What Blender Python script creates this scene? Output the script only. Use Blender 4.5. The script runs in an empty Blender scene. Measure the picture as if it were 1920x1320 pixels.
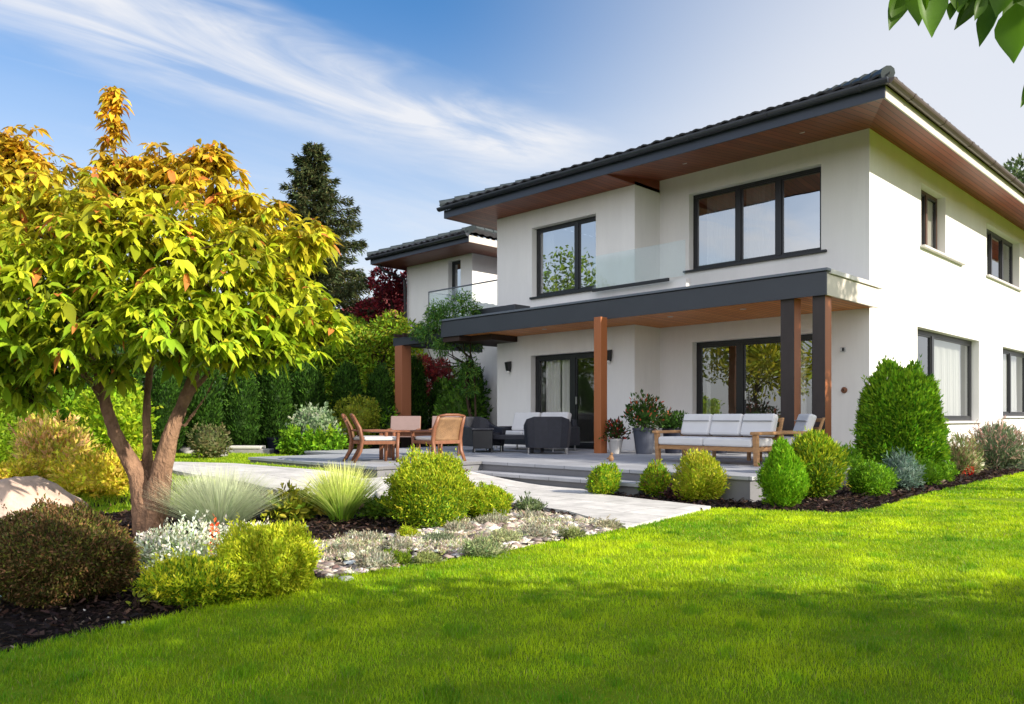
import bpy, math, random
import numpy as np
from mathutils import Matrix, Vector
random.seed(7); RNG = np.random.default_rng(7)
SC = bpy.context.scene
COL = SC.collection
R = math.radians

# ------------------------------------------------------------------ camera
EYE = 1.04                       # metres above the lawn
FPX, HOR = 1485.0, 783.0         # focal length and horizon of the photograph, in its pixels
S2 = math.sqrt(.5)
cd = bpy.data.cameras.new('camera'); cam = bpy.data.objects.new('camera', cd); COL.objects.link(cam)
cam.location = (0, 0, EYE); cam.rotation_euler = (R(90), 0, R(45))
cd.sensor_width = 36; cd.lens = 36*FPX/1920; cd.shift_y = (HOR-660)/1920
cd.clip_start = .05; cd.clip_end = 2000
SC.camera = cam

# ------------------------------------------------------------------ sun and sky
SUN = Vector((.88, .22, .47)).normalized()
sl = bpy.data.lights.new('sun', 'SUN'); so = bpy.data.objects.new('sun', sl); COL.objects.link(so)
sl.energy = 3.8; sl.angle = R(.5); sl.color = (1, .91, .77)
so.location = (30, 15, 20); so.rotation_euler = SUN.to_track_quat('Z', 'Y').to_euler()
SC.view_settings.view_transform = 'Standard'; SC.view_settings.look = 'None'
SC.view_settings.exposure = 1.0; SC.view_settings.gamma = 1; SC.view_settings.use_curve_mapping = False
SC.cycles.max_bounces = 8; SC.cycles.transparent_max_bounces = 16
SC.cycles.diffuse_bounces = 4; SC.cycles.use_denoising = True
W = bpy.data.worlds.new("World"); SC.world = W; W.use_nodes = True
def world():
    nt = W.node_tree; N = nt.nodes; L = nt.links; N.clear()
    def M(op, a, b=None, c=None, clamp=False):
        n = N.new('ShaderNodeMath'); n.operation = op; n.use_clamp = clamp
        for i, v in enumerate((a, b, c)):
            if v is None: continue
            if isinstance(v, (int, float)): n.inputs[i].default_value = v
            else: L.new(v, n.inputs[i])
        return n.outputs[0]
    sky = N.new('ShaderNodeTexSky'); sky.sky_type = 'NISHITA'; sky.sun_disc = False
    sky.sun_elevation = math.asin(SUN.z); sky.sun_rotation = math.atan2(SUN.x, SUN.y)
    sky.air_density = 1.1; sky.dust_density = 1.2; sky.ozone_density = 3.0; sky.altitude = 100
    tc = N.new('ShaderNodeTexCoord'); sp = N.new('ShaderNodeSeparateXYZ'); L.new(tc.outputs['Generated'], sp.inputs[0])
    x, y, z = sp.outputs
    zz = M('MAXIMUM', z, .03)
    # a flat layer of high cloud: its two ground-plan axes, one along the streaks
    rr = M('DIVIDE', M('MULTIPLY', M('ADD', x, y), S2), zz)
    ff = M('DIVIDE', M('MULTIPLY', M('SUBTRACT', y, x), S2), zz)
    u = M('ADD', M('MULTIPLY', rr, .72), M('MULTIPLY', ff, .69))
    v = M('ADD', M('MULTIPLY', rr, -.69), M('MULTIPLY', ff, .72))
    def noise(us, vs, off, detail=6, rough=.6, dist=0.):
        cb = N.new('ShaderNodeCombineXYZ')
        L.new(M('MULTIPLY', u, us), cb.inputs[0]); L.new(M('MULTIPLY', v, vs), cb.inputs[1]); cb.inputs[2].default_value = off
        n = N.new('ShaderNodeTexNoise'); n.inputs['Scale'].default_value = 1; n.inputs['Detail'].default_value = detail
        n.inputs['Roughness'].default_value = rough; n.inputs['Distortion'].default_value = dist
        L.new(cb.outputs[0], n.inputs['Vector']); return n.outputs[0]
    def sm(val, a, b):
        n = N.new('ShaderNodeMapRange'); n.interpolation_type = 'SMOOTHSTEP'
        n.inputs['From Min'].default_value = a; n.inputs['From Max'].default_value = b
        L.new(val, n.inputs['Value']); return n.outputs[0]
    w = M('MULTIPLY', M('SUBTRACT', noise(1.1, 2.0, 3, 4), .5), .5)
    vw = M('ADD', v, w)
    band = M('MULTIPLY', sm(vw, 1.66, 1.92), M('SUBTRACT', 1, sm(vw, 2.12, 2.6)))
    band = M('MULTIPLY', band, M('SUBTRACT', 1, sm(M('ADD', u, M('MULTIPLY', w, 1.2)), 2.0, 2.45)))
    streak = noise(1.0, 2.9, 1, 7, .58, .8)
    c1 = M('MULTIPLY', band, M('ADD', M('MULTIPLY', sm(streak, .33, .62), .80), .22))
    # wide soft veil lower in the sky and a few faint wisps
    veil = M('MULTIPLY', sm(noise(.35, .8, 8, 7, .6, .5), .36, .70), sm(ff, 1.9, 4.0))
    c2 = M('MULTIPLY', veil, .55)
    wisp = M('MULTIPLY', sm(noise(.9, 2.0, 14, 8, .65, 1.0), .55, .85), .30)
    low = M('MULTIPLY', sm(M('MULTIPLY', z, -1), -.49, -.06), .88)
    east = M('MULTIPLY', sm(rr, -.25, 1.1), .86)
    tot = M('ADD', M('ADD', c1, c2), wisp)
    tot = M('SUBTRACT', 1, M('MULTIPLY', M('MULTIPLY', M('SUBTRACT', 1, tot, clamp=True), M('SUBTRACT', 1, low, clamp=True)), M('SUBTRACT', 1, east, clamp=True)), clamp=True)
    mx = N.new('ShaderNodeMix'); mx.data_type = 'RGBA'; L.new(M('MULTIPLY', tot, .93), mx.inputs['Factor'])
    hs = N.new('ShaderNodeHueSaturation'); hs.inputs['Hue'].default_value = .502; hs.inputs['Saturation'].default_value = 1.28; hs.inputs['Value'].default_value = .72
    L.new(sky.outputs[0], hs.inputs['Color'])
    L.new(hs.outputs[0], mx.inputs['A']); mx.inputs['B'].default_value = (3.35, 3.38, 3.5, 1)
    # a bank of bright cloud added unseen behind the camera to fill the shaded front
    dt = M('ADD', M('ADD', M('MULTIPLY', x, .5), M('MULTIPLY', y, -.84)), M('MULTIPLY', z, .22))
    fill_bank = M('MULTIPLY', sm(dt, .5, .85), M('ADD', .45, M('MULTIPLY', sm(noise(.5, .5, 5, 5), .35, .6), .5)))
    m3 = N.new('ShaderNodeMix'); m3.data_type = 'RGBA'; L.new(fill_bank, m3.inputs['Factor']); L.new(mx.outputs['Result'], m3.inputs['A']); m3.inputs['B'].default_value = (8.6, 8.5, 8.8, 1)
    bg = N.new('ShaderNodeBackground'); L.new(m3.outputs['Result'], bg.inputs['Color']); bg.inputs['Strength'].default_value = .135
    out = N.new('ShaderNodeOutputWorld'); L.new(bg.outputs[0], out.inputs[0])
world()

# ------------------------------------------------------------------ surveying helpers
def smooth(t): t = min(1, max(0, t)); return t*t*(3-2*t)
def ground_z(x, y):
    """the plot is level by the lawn and rises a little towards the hedge on the left"""
    return .20*smooth((-7.6-x)/3.2)
def gzv(x, y):
    t = np.clip((-7.6-x)/3.2, 0, 1); t = t*t*(3-2*t)
    return .20*t
DECK = .32
def plan(px, f):
    r = (px-960)/FPX*f; return (S2*(r-f), S2*(r+f))
def ground_at(px, py, z=None):
    zz = 0. if z is None else z
    for _ in range(8):
        f = (EYE-zz)*FPX/(py-HOR); x, y = plan(px, f)
        if z is not None: break
        zz = .5*zz+.5*ground_z(x, y)
    return Vector((x, y, zz)), f
def space_at(px, py, f):
    x, y = plan(px, f); return Vector((x, y, EYE+(HOR-py)*f/FPX))

# ------------------------------------------------------------------ materials
MATS = {}
def nmat(name):
    m = bpy.data.materials.new(name); m.use_nodes = True; nt = m.node_tree
    return m, nt, nt.nodes['Principled BSDF'], nt.nodes, nt.links
def mat(name, col, rough=.6, spec=.4, metal=0, ns=0, na=0., bs=0, ba=0., col2=None, stretch=(1, 1, 1), detail=5, bdist=.01):
    """plain surface: base colour with a noise mottling and a noise bump"""
    if name in MATS: return MATS[name]
    m, nt, b, N, L = nmat(name)
    b.inputs['Roughness'].default_value = rough; b.inputs['Specular IOR Level'].default_value = spec; b.inputs['Metallic'].default_value = metal
    tc = N.new('ShaderNodeTexCoord'); mp = N.new('ShaderNodeMapping'); mp.inputs['Scale'].default_value = stretch
    L.new(tc.outputs['Object'], mp.inputs[0])
    if ns:
        n = N.new('ShaderNodeTexNoise'); n.inputs['Scale'].default_value = ns; n.inputs['Detail'].default_value = detail; n.inputs['Roughness'].default_value = .62
        L.new(mp.outputs[0], n.inputs['Vector'])
        mr = N.new('ShaderNodeMapRange'); mr.inputs['From Min'].default_value = .28; mr.inputs['From Max'].default_value = .72; L.new(n.outputs[0], mr.inputs['Value'])
        mx = N.new('ShaderNodeMix'); mx.data_type = 'RGBA'; L.new(mr.outputs[0], mx.inputs['Factor'])
        c2 = col2 if col2 else tuple(c*(1-na) for c in col)
        mx.inputs['A'].default_value = (*c2, 1); mx.inputs['B'].default_value = (*col, 1)
        L.new(mx.outputs['Result'], b.inputs['Base Color'])
    else: b.inputs['Base Color'].default_value = (*col, 1)
    if bs:
        n = N.new('ShaderNodeTexNoise'); n.inputs['Scale'].default_value = bs; n.inputs['Detail'].default_value = 6; L.new(mp.outputs[0], n.inputs['Vector'])
        bp = N.new('ShaderNodeBump'); bp.inputs['Strength'].default_value = ba; bp.inputs['Distance'].default_value = bdist
        L.new(n.outputs[0], bp.inputs['Height']); L.new(bp.outputs[0], b.inputs['Normal'])
    MATS[name] = m; return m
def foliage(name, trans=.35, rough=.5, gain=1.0):
    """leaf colour comes from the 'tint' of each leaf; part of the light passes through"""
    if name in MATS: return MATS[name]
    m, nt, b, N, L = nmat(name)
    a = N.new('ShaderNodeAttribute'); a.attribute_name = 'tint'
    n = N.new('ShaderNodeTexNoise'); n.inputs['Scale'].default_value = 3; tc = N.new('ShaderNodeTexCoord'); L.new(tc.outputs['Object'], n.inputs['Vector'])
    mr = N.new('ShaderNodeMapRange'); mr.inputs['From Min'].default_value = .3; mr.inputs['From Max'].default_value = .7
    mr.inputs['To Min'].default_value = .78*gain; mr.inputs['To Max'].default_value = 1.15*gain; L.new(n.outputs[0], mr.inputs['Value'])
    hs = N.new('ShaderNodeHueSaturation'); L.new(a.outputs['Color'], hs.inputs['Color']); L.new(mr.outputs[0], hs.inputs['Value'])
    L.new(hs.outputs[0], b.inputs['Base Color']); b.inputs['Roughness'].default_value = rough; b.inputs['Specular IOR Level'].default_value = .12
    t = N.new('ShaderNodeBsdfTranslucent'); L.new(hs.outputs[0], t.inputs['Color'])
    if trans:      # a leaf both reflects and passes light; trans is the share passed relative to the share reflected
        sc = N.new('ShaderNodeHueSaturation'); sc.inputs['Value'].default_value = trans*1.5; L.new(hs.outputs[0], sc.inputs['Color']); L.new(sc.outputs[0], t.inputs['Color'])
        mx = N.new('ShaderNodeAddShader'); L.new(b.outputs[0], mx.inputs[0]); L.new(t.outputs[0], mx.inputs[1]); L.new(mx.outputs[0], N['Material Output'].inputs[0])
    MATS[name] = m; return m
def planks(name, c1, c2, width=.13, rough=.5, axis=0, groove=(.01, .006, .004)):
    """boards running along one axis, each with its own shade and grain, dark grooves between"""
    if name in MATS: return MATS[name]
    m, nt, b, N, L = nmat(name)
    tc = N.new('ShaderNodeTexCoord'); sp = N.new('ShaderNodeSeparateXYZ'); L.new(tc.outputs['Object'], sp.inputs[0])
    def M(op, a, bb=None):
        n = N.new('ShaderNodeMath'); n.operation = op
        for i, v in enumerate((a, bb)):
            if v is None: continue
            if isinstance(v, (int, float)): n.inputs[i].default_value = v
            else: L.new(v, n.inputs[i])
        return n.outputs[0]
    q = M('DIVIDE', sp.outputs[axis], width); fr = M('FRACT', q); fl = M('FLOOR', q)
    wn = N.new('ShaderNodeTexWhiteNoise'); wn.noise_dimensions = '1D'; L.new(fl, wn.inputs['W'])
    mp = N.new('ShaderNodeMapping'); mp.inputs['Scale'].default_value = [(26, 1.6, 1), (1.6, 26, 1), (26, 26, 1.6)][axis]; L.new(tc.outputs['Object'], mp.inputs[0])
    if axis == 2: mp.inputs['Scale'].default_value = (26, 26, 1.6)
    gn = N.new('ShaderNodeTexNoise'); gn.inputs['Scale'].default_value = 1; gn.inputs['Detail'].default_value = 6; L.new(mp.outputs[0], gn.inputs['Vector'])
    f = M('ADD', M('MULTIPLY', wn.outputs[0], .55), M('MULTIPLY', gn.outputs[0], .6))
    mx = N.new('ShaderNodeMix'); mx.data_type = 'RGBA'; L.new(f, mx.inputs['Factor']); mx.inputs['A'].default_value = (*c1, 1); mx.inputs['B'].default_value = (*c2, 1)
    g = M('GREATER_THAN', M('ABSOLUTE', M('SUBTRACT', fr, .5)), .455)
    m2 = N.new('ShaderNodeMix'); m2.data_type = 'RGBA'; L.new(g, m2.inputs['Factor']); L.new(mx.outputs['Result'], m2.inputs['A']); m2.inputs['B'].default_value = (*groove, 1)
    L.new(m2.outputs['Result'], b.inputs['Base Color']); b.inputs['Roughness'].default_value = rough
    bp = N.new('ShaderNodeBump'); bp.inputs['Strength'].default_value = .8; bp.inputs['Distance'].default_value = .01
    L.new(M('SUBTRACT', M('MULTIPLY', gn.outputs[0], .15), g), bp.inputs['Height']); L.new(bp.outputs[0], b.inputs['Normal'])
    MATS[name] = m; return m
def weave(name, c1, c2, scale=60, rough=.55):
    """woven cane or fabric"""
    if name in MATS: return MATS[name]
    m, nt, b, N, L = nmat(name)
    tc = N.new('ShaderNodeTexCoord'); ck = N.new('ShaderNodeTexChecker'); ck.inputs['Scale'].default_value = scale
    ck.inputs['Color1'].default_value = (*c1, 1); ck.inputs['Color2'].default_value = (*c2, 1); L.new(tc.outputs['Object'], ck.inputs['Vector'])
    n = N.new('ShaderNodeTexNoise'); n.inputs['Scale'].default_value = 14; L.new(tc.outputs['Object'], n.inputs['Vector'])
    mx = N.new('ShaderNodeMix'); mx.data_type = 'RGBA'; mx.blend_type = 'MULTIPLY'; mx.inputs['Factor'].default_value = .6
    L.new(ck.outputs[0], mx.inputs['A']); L.new(n.outputs[0], mx.inputs['B'])
    hs = N.new('ShaderNodeHueSaturation'); hs.inputs['Value'].default_value = 1.5; L.new(mx.outputs['Result'], hs.inputs['Color'])
    L.new(hs.outputs[0], b.inputs['Base Color']); b.inputs['Roughness'].default_value = rough
    bp = N.new('ShaderNodeBump'); bp.inputs['Strength'].default_value = .5; bp.inputs['Distance'].default_value = .004; L.new(ck.outputs['Fac'], bp.inputs['Height']); L.new(bp.outputs[0], b.inputs['Normal'])
    MATS[name] = m; return m
def stucco():
    m, nt, b, N, L = nmat('white_render'); tc = N.new('ShaderNodeTexCoord')
    n = N.new('ShaderNodeTexNoise'); n.inputs['Scale'].default_value = .9; n.inputs['Detail'].default_value = 8; n.inputs['Roughness'].default_value = .7
    mp = N.new('ShaderNodeMapping'); mp.inputs['Scale'].default_value = (1.5, 1.5, .45); L.new(tc.outputs['Object'], mp.inputs[0]); L.new(mp.outputs[0], n.inputs['Vector'])
    r = N.new('ShaderNodeValToRGB'); r.color_ramp.elements[0].position = .3; r.color_ramp.elements[0].color = (.74, .73, .715, 1)
    r.color_ramp.elements[1].position = .65; r.color_ramp.elements[1].color = (.80, .79, .775, 1); L.new(n.outputs[0], r.inputs[0]); L.new(r.outputs[0], b.inputs['Base Color'])
    b.inputs['Roughness'].default_value = .85; b.inputs['Specular IOR Level'].default_value = .2
    mp3 = N.new('ShaderNodeMapping'); mp3.inputs['Scale'].default_value = (7, 7, .35); L.new(tc.outputs['Object'], mp3.inputs[0])
    n3 = N.new('ShaderNodeTexNoise'); n3.inputs['Scale'].default_value = 1; n3.inputs['Detail'].default_value = 7; n3.inputs['Roughness'].default_value = .75; L.new(mp3.outputs[0], n3.inputs['Vector'])
    m3 = N.new('ShaderNodeMapRange'); m3.inputs['From Min'].default_value = .3; m3.inputs['From Max'].default_value = .62; m3.inputs['To Min'].default_value = .965; m3.inputs['To Max'].default_value = 1.0; L.new(n3.outputs[0], m3.inputs['Value'])
    h3 = N.new('ShaderNodeHueSaturation'); L.new(r.outputs[0], h3.inputs['Color']); L.new(m3.outputs[0], h3.inputs['Value']); L.new(h3.outputs[0], b.inputs['Base Color'])
    n2 = N.new('ShaderNodeTexNoise'); n2.inputs['Scale'].default_value = 120; n2.inputs['Detail'].default_value = 4; L.new(tc.outputs['Object'], n2.inputs['Vector'])
    bp = N.new('ShaderNodeBump'); bp.inputs['Strength'].default_value = .35; bp.inputs['Distance'].default_value = .004; L.new(n2.outputs[0], bp.inputs['Height']); L.new(bp.outputs[0], b.inputs['Normal'])
    return m
STUCCO = stucco()
def glass(name, refl, tint, ior=1.5, wav=.0):
    m = bpy.data.materials.new(name); m.use_nodes = True; nt = m.node_tree; N = nt.nodes; L = nt.links; N.clear()
    t = N.new('ShaderNodeBsdfTransparent'); t.inputs[0].default_value = (*tint, 1)
    g = N.new('ShaderNodeBsdfGlossy'); g.inputs['Roughness'].default_value = .0; g.inputs['Color'].default_value = (.96, .98, 1, 1)
    if wav:
        tc = N.new('ShaderNodeTexCoord'); n = N.new('ShaderNodeTexNoise'); n.inputs['Scale'].default_value = 1.3; n.inputs['Detail'].default_value = 1; L.new(tc.outputs['Object'], n.inputs['Vector'])
        bp = N.new('ShaderNodeBump'); bp.inputs['Strength'].default_value = wav; bp.inputs['Distance'].default_value = .02; L.new(n.outputs[0], bp.inputs['Height']); L.new(bp.outputs[0], g.inputs['Normal'])
    fr = N.new('ShaderNodeFresnel'); ge = N.new('ShaderNodeNewGeometry'); mi = N.new('ShaderNodeMapRange')   # the same reflectance seen from either side
    mi.inputs['To Min'].default_value = ior; mi.inputs['To Max'].default_value = 1/ior; L.new(ge.outputs['Backfacing'], mi.inputs['Value']); L.new(mi.outputs[0], fr.inputs[0])
    ad = N.new('ShaderNodeMath'); ad.operation = 'ADD'; ad.use_clamp = True; ad.inputs[1].default_value = refl; L.new(fr.outputs[0], ad.inputs[0])
    mx = N.new('ShaderNodeMixShader'); L.new(ad.outputs[0], mx.inputs[0]); L.new(t.outputs[0], mx.inputs[1]); L.new(g.outputs[0], mx.inputs[2])
    o = N.new('ShaderNodeOutputMaterial'); L.new(mx.outputs[0], o.inputs[0]); MATS[name] = m; return m
GLASS = glass('window_glass', .20, (.80, .83, .83), wav=.25)
GLASS_D = glass('door_glass', .07, (.88, .9, .9), wav=.25)
GLASS_UP = glass('coated_window_glass', .50, (.62, .68, .70), wav=.15)
RAILGLASS = glass('rail_glass', .03, (.93, .965, .955))
M_FRAME = mat('black_aluminium', (.012, .013, .016), .35, .5)
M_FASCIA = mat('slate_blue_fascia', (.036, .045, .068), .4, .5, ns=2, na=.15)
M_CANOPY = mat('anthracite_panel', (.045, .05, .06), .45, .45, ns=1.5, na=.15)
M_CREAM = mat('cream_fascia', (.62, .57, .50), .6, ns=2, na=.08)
M_SILLW = mat('pale_sill', (.62, .60, .57), .5, ns=4, na=.15)
M_TILE = mat('dark_roof_tile', (.05, .05, .055), .55, .4, ns=5, na=.5, bs=30, ba=.4)
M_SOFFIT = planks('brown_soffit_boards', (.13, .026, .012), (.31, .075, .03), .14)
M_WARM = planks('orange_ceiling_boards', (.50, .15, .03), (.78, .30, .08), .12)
M_POST = planks('orange_post_wood', (.27, .085, .028), (.40, .135, .045), 5., axis=2)
M_TEAK = mat('teak', (.50, .27, .12), .5, ns=9, na=.4, stretch=(1, 1, 4), bs=60, ba=.2)
M_TEAKD = mat('reddish_wood', (.25, .10, .05), .42, ns=9, na=.45, stretch=(3, 3, 1), bs=60, ba=.2)
M_CUSH = mat('white_cushion_cloth', (.70, .69, .69), .9, .1, ns=3, na=.08, bs=200, ba=.25, bdist=.003)
M_WICK = weave('tan_cane', (.28, .165, .08), (.17, .09, .042), 90)
M_DWICK = weave('charcoal_wicker', (.022, .024, .036), (.012, .013, .020), 90, .45)
M_SLING = mat('mauve_sling_cloth', (.24, .17, .16), .8, ns=5, na=.15)
M_POTG = mat('blue_grey_planter', (.075, .085, .115), .45, ns=4, na=.25)
M_POTN = mat('dark_navy_planter', (.012, .015, .03), .35, ns=4, na=.2)
M_POTW = mat('pale_planter', (.45, .44, .43), .6, ns=4, na=.2)
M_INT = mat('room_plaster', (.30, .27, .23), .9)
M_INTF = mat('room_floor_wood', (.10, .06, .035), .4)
M_SOIL = mat('dark_soil', (.022, .016, .014), .95, .1, ns=9, na=.6, bs=40, ba=.8, bdist=.03)
M_BARK = mat('tan_bark', (.38, .225, .14), .85, .15, ns=9, na=.0, col2=(.11, .065, .045), stretch=(1, 1, .55), bs=30, ba=1.0, bdist=.04)
M_BARKD = mat('dark_bark', (.075, .05, .035), .9, .1, ns=12, na=.5, bs=30, ba=.6)
M_METAL = mat('brushed_metal', (.5, .5, .5), .3, .5, metal=1)
def deck_mat():
    m, nt, b, N, L = nmat('pale_terrace_tile'); tc = N.new('ShaderNodeTexCoord')
    br = N.new('ShaderNodeTexBrick'); br.offset = 0; br.inputs['Scale'].default_value = 1; br.inputs['Brick Width'].default_value = .6; br.inputs['Row Height'].default_value = .6
    br.inputs['Mortar Size'].default_value = .006; br.inputs['Color1'].default_value = (.36, .37, .40, 1); br.inputs['Color2'].default_value = (.42, .43, .455, 1); br.inputs['Mortar'].default_value = (.14, .14, .15, 1)
    L.new(tc.outputs['Object'], br.inputs['Vector'])
    n = N.new('ShaderNodeTexNoise'); n.inputs['Scale'].default_value = 2.2; n.inputs['Detail'].default_value = 7; L.new(tc.outputs['Object'], n.inputs['Vector'])
    mr = N.new('ShaderNodeMapRange'); mr.inputs['To Min'].default_value = .7; mr.inputs['To Max'].default_value = 1.2; L.new(n.outputs[0], mr.inputs['Value'])
    hs = N.new('ShaderNodeHueSaturation'); L.new(br.outputs[0], hs.inputs['Color']); L.new(mr.outputs[0], hs.inputs['Value'])
    L.new(hs.outputs[0], b.inputs['Base Color']); b.inputs['Roughness'].default_value = .55; return m
def flag_mat():
    """pale sawn slabs of uneven width with fine joints, cleft surface and a little dirt"""
    m, nt, b, N, L = nmat('pale_stone_slabs'); tc = N.new('ShaderNodeTexCoord')
    nz = N.new('ShaderNodeTexNoise'); nz.inputs['Scale'].default_value = 1.1; L.new(tc.outputs['Object'], nz.inputs['Vector'])
    ad = N.new('ShaderNodeVectorMath'); ad.operation = 'MULTIPLY_ADD'; ad.inputs[1].default_value = (.16, .16, 0); L.new(nz.outputs['Color'], ad.inputs[0]); L.new(tc.outputs['Object'], ad.inputs[2])
    br = N.new('ShaderNodeTexBrick'); br.offset = .37; br.squash = .72; br.squash_frequency = 3; br.offset_frequency = 2
    br.inputs['Scale'].default_value = 1; br.inputs['Brick Width'].default_value = 1.25; br.inputs['Row Height'].default_value = .62; br.inputs['Mortar Size'].default_value = .007; br.inputs['Mortar Smooth'].default_value = .3
    br.inputs['Color1'].default_value = (.60, .58, .55, 1); br.inputs['Color2'].default_value = (.72, .695, .66, 1); br.inputs['Mortar'].default_value = (.26, .24, .22, 1); L.new(ad.outputs[0], br.inputs['Vector'])
    n = N.new('ShaderNodeTexNoise'); n.inputs['Scale'].default_value = 3.5; n.inputs['Detail'].default_value = 9; n.inputs['Roughness'].default_value = .68; L.new(tc.outputs['Object'], n.inputs['Vector'])
    mr = N.new('ShaderNodeMapRange'); mr.inputs['From Min'].default_value = .25; mr.inputs['From Max'].default_value = .7; mr.inputs['To Min'].default_value = .62; mr.inputs['To Max'].default_value = 1.1; L.new(n.outputs[0], mr.inputs['Value'])
    hs = N.new('ShaderNodeHueSaturation'); L.new(br.outputs[0], hs.inputs['Color']); L.new(mr.outputs[0], hs.inputs['Value']); L.new(hs.outputs[0], b.inputs['Base Color']); b.inputs['Roughness'].default_value = .75
    n2 = N.new('ShaderNodeTexNoise'); n2.inputs['Scale'].default_value = 9; n2.inputs['Detail'].default_value = 6; L.new(tc.outputs['Object'], n2.inputs['Vector'])
    sb = N.new('ShaderNodeMath'); sb.operation = 'SUBTRACT'; L.new(n2.outputs[0], sb.inputs[0]); L.new(br.outputs['Fac'], sb.inputs[1])
    bp = N.new('ShaderNodeBump'); bp.inputs['Strength'].default_value = .6; bp.inputs['Distance'].default_value = .012; L.new(sb.outputs[0], bp.inputs['Height']); L.new(bp.outputs[0], b.inputs['Normal']); return m
M_DECK, M_FLAG = deck_mat(), flag_mat()
M_RISER = mat('grey_riser', (.20, .20, .215), .6, ns=3, na=.2)
M_LAWN = mat('lawn_soil_green', (.13, .22, .006), .9, .1, ns=1.2, na=0, col2=(.20, .26, .010), bs=60, ba=.6)

# ------------------------------------------------------------------ objects
def tag(o, label=None, cat=None, group=None, kind=None):
    if label: o['label'] = label
    if cat: o['category'] = cat
    if group: o['group'] = group
    if kind: o['kind'] = kind
    return o
def thing(name, label, cat, loc, rz=0, group=None):
    o = bpy.data.objects.new(name, None); COL.objects.link(o); o.location = loc; o.rotation_euler = (0, 0, rz)
    o.empty_display_size = .1
    return tag(o, label, cat, group)
def link(name, me, m, parent=None, loc=(0, 0, 0), rz=0, bevel=0, smooth_=False):
    o = bpy.data.objects.new(name, me); COL.objects.link(o)
    if m is not None:
        if isinstance(m, (list, tuple)):
            for k in m: me.materials.append(k)
        elif not me.materials: me.materials.append(m)
    o.parent = parent; o.location = loc; o.rotation_euler = (0, 0, rz)
    if smooth_:
        me.polygons.foreach_set('use_smooth', [True]*len(me.polygons))
    if bevel:
        md = o.modifiers.new('bevel', 'BEVEL'); md.width = bevel; md.segments = 2; md.limit_method = 'ANGLE'
    return o
class MB:
    """collects boxes, prisms, tubes; becomes one mesh"""
    def __init__(s): s.v = []; s.f = []; s.mi = []
    def add(s, vs, fs, mi=0, M=None):
        o = len(s.v)
        if M is not None: vs = [M @ Vector(p) for p in vs]
        s.v += [tuple(p) for p in vs]; s.f += [tuple(i+o for i in f) for f in fs]; s.mi += [mi]*len(fs); return s
    def box(s, x0, x1, y0, y1, z0, z1, mi=0, M=None):
        vs = [(x0,y0,z0),(x1,y0,z0),(x1,y1,z0),(x0,y1,z0),(x0,y0,z1),(x1,y0,z1),(x1,y1,z1),(x0,y1,z1)]
        return s.add(vs, [(3,2,1,0),(4,5,6,7),(0,1,5,4),(1,2,6,5),(2,3,7,6),(3,0,4,7)], mi, M)
    def cbox(s, c, size, rot=None, mi=0, M=None):
        """box by centre and size, with its own rotation (euler)"""
        T = Matrix.Translation(c)
        if rot: T = T @ Matrix.Rotation(rot[2], 4, 'Z') @ Matrix.Rotation(rot[1], 4, 'Y') @ Matrix.Rotation(rot[0], 4, 'X')
        if M is not None: T = M @ T
        a, b, c_ = [k/2 for k in size]; return s.box(-a, a, -b, b, -c_, c_, mi, T)
    def hexa(s, pts, mi=0):
        return s.add(pts, [(3,2,1,0),(4,5,6,7),(0,1,5,4),(1,2,6,5),(2,3,7,6),(3,0,4,7)], mi)
    def tube(s, path, rad, n=8, mi=0, M=None, flat=1.):
        path = [Vector(p) for p in path]
        if isinstance(rad, (int, float)): rad = [rad]*len(path)
        vs = []; fs = []
        ref = Vector((0, 0, 1)) if abs((path[-1]-path[0]).normalized().z) < .9 else Vector((1, 0, 0))
        for i, p in enumerate(path):
            d = (path[min(i+1, len(path)-1)]-path[max(i-1, 0)]).normalized()
            a = d.cross(ref).normalized(); b = d.cross(a)
            for k in range(n):
                t = 2*math.pi*k/n; vs.append(p+a*math.cos(t)*rad[i]+b*math.sin(t)*rad[i]*flat)
        for i in range(len(path)-1):
            for k in range(n):
                fs.append((i*n+k, i*n+(k+1) % n, (i+1)*n+(k+1) % n, (i+1)*n+k))
        fs.append(tuple(range(n))[::-1]); fs.append(tuple((len(path)-1)*n+k for k in range(n)))
        return s.add(vs, fs, mi, M)
    def lathe(s, prof, n=24, mi=0, M=None, cap=True):
        vs = []; fs = []
        for r, z in prof:
            for k in range(n): t = 2*math.pi*k/n; vs.append((r*math.cos(t), r*math.sin(t), z))
        for i in range(len(prof)-1):
            for k in range(n): fs.append((i*n+k, i*n+(k+1) % n, (i+1)*n+(k+1) % n, (i+1)*n+k))
        if cap: fs.append(tuple(range(n))[::-1]); fs.append(tuple((len(prof)-1)*n+k for k in range(n)))
        return s.add(vs, fs, mi, M)
    def mesh(s, name):
        me = bpy.data.meshes.new(name); me.from_pydata(s.v, [], s.f); me.polygons.foreach_set('material_index', s.mi); me.update(); return me
    def build(s, name, m, parent=None, loc=(0, 0, 0), rz=0, bevel=0, smooth_=False):
        return link(name, s.mesh(name), m, parent, loc, rz, bevel, smooth_)
def copy_tree(o, parent=None):
    c = o.copy(); COL.objects.link(c); c.parent = parent
    for ch in [k for k in bpy.data.objects if k.parent == o]: copy_tree(ch, c)
    return c
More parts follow.
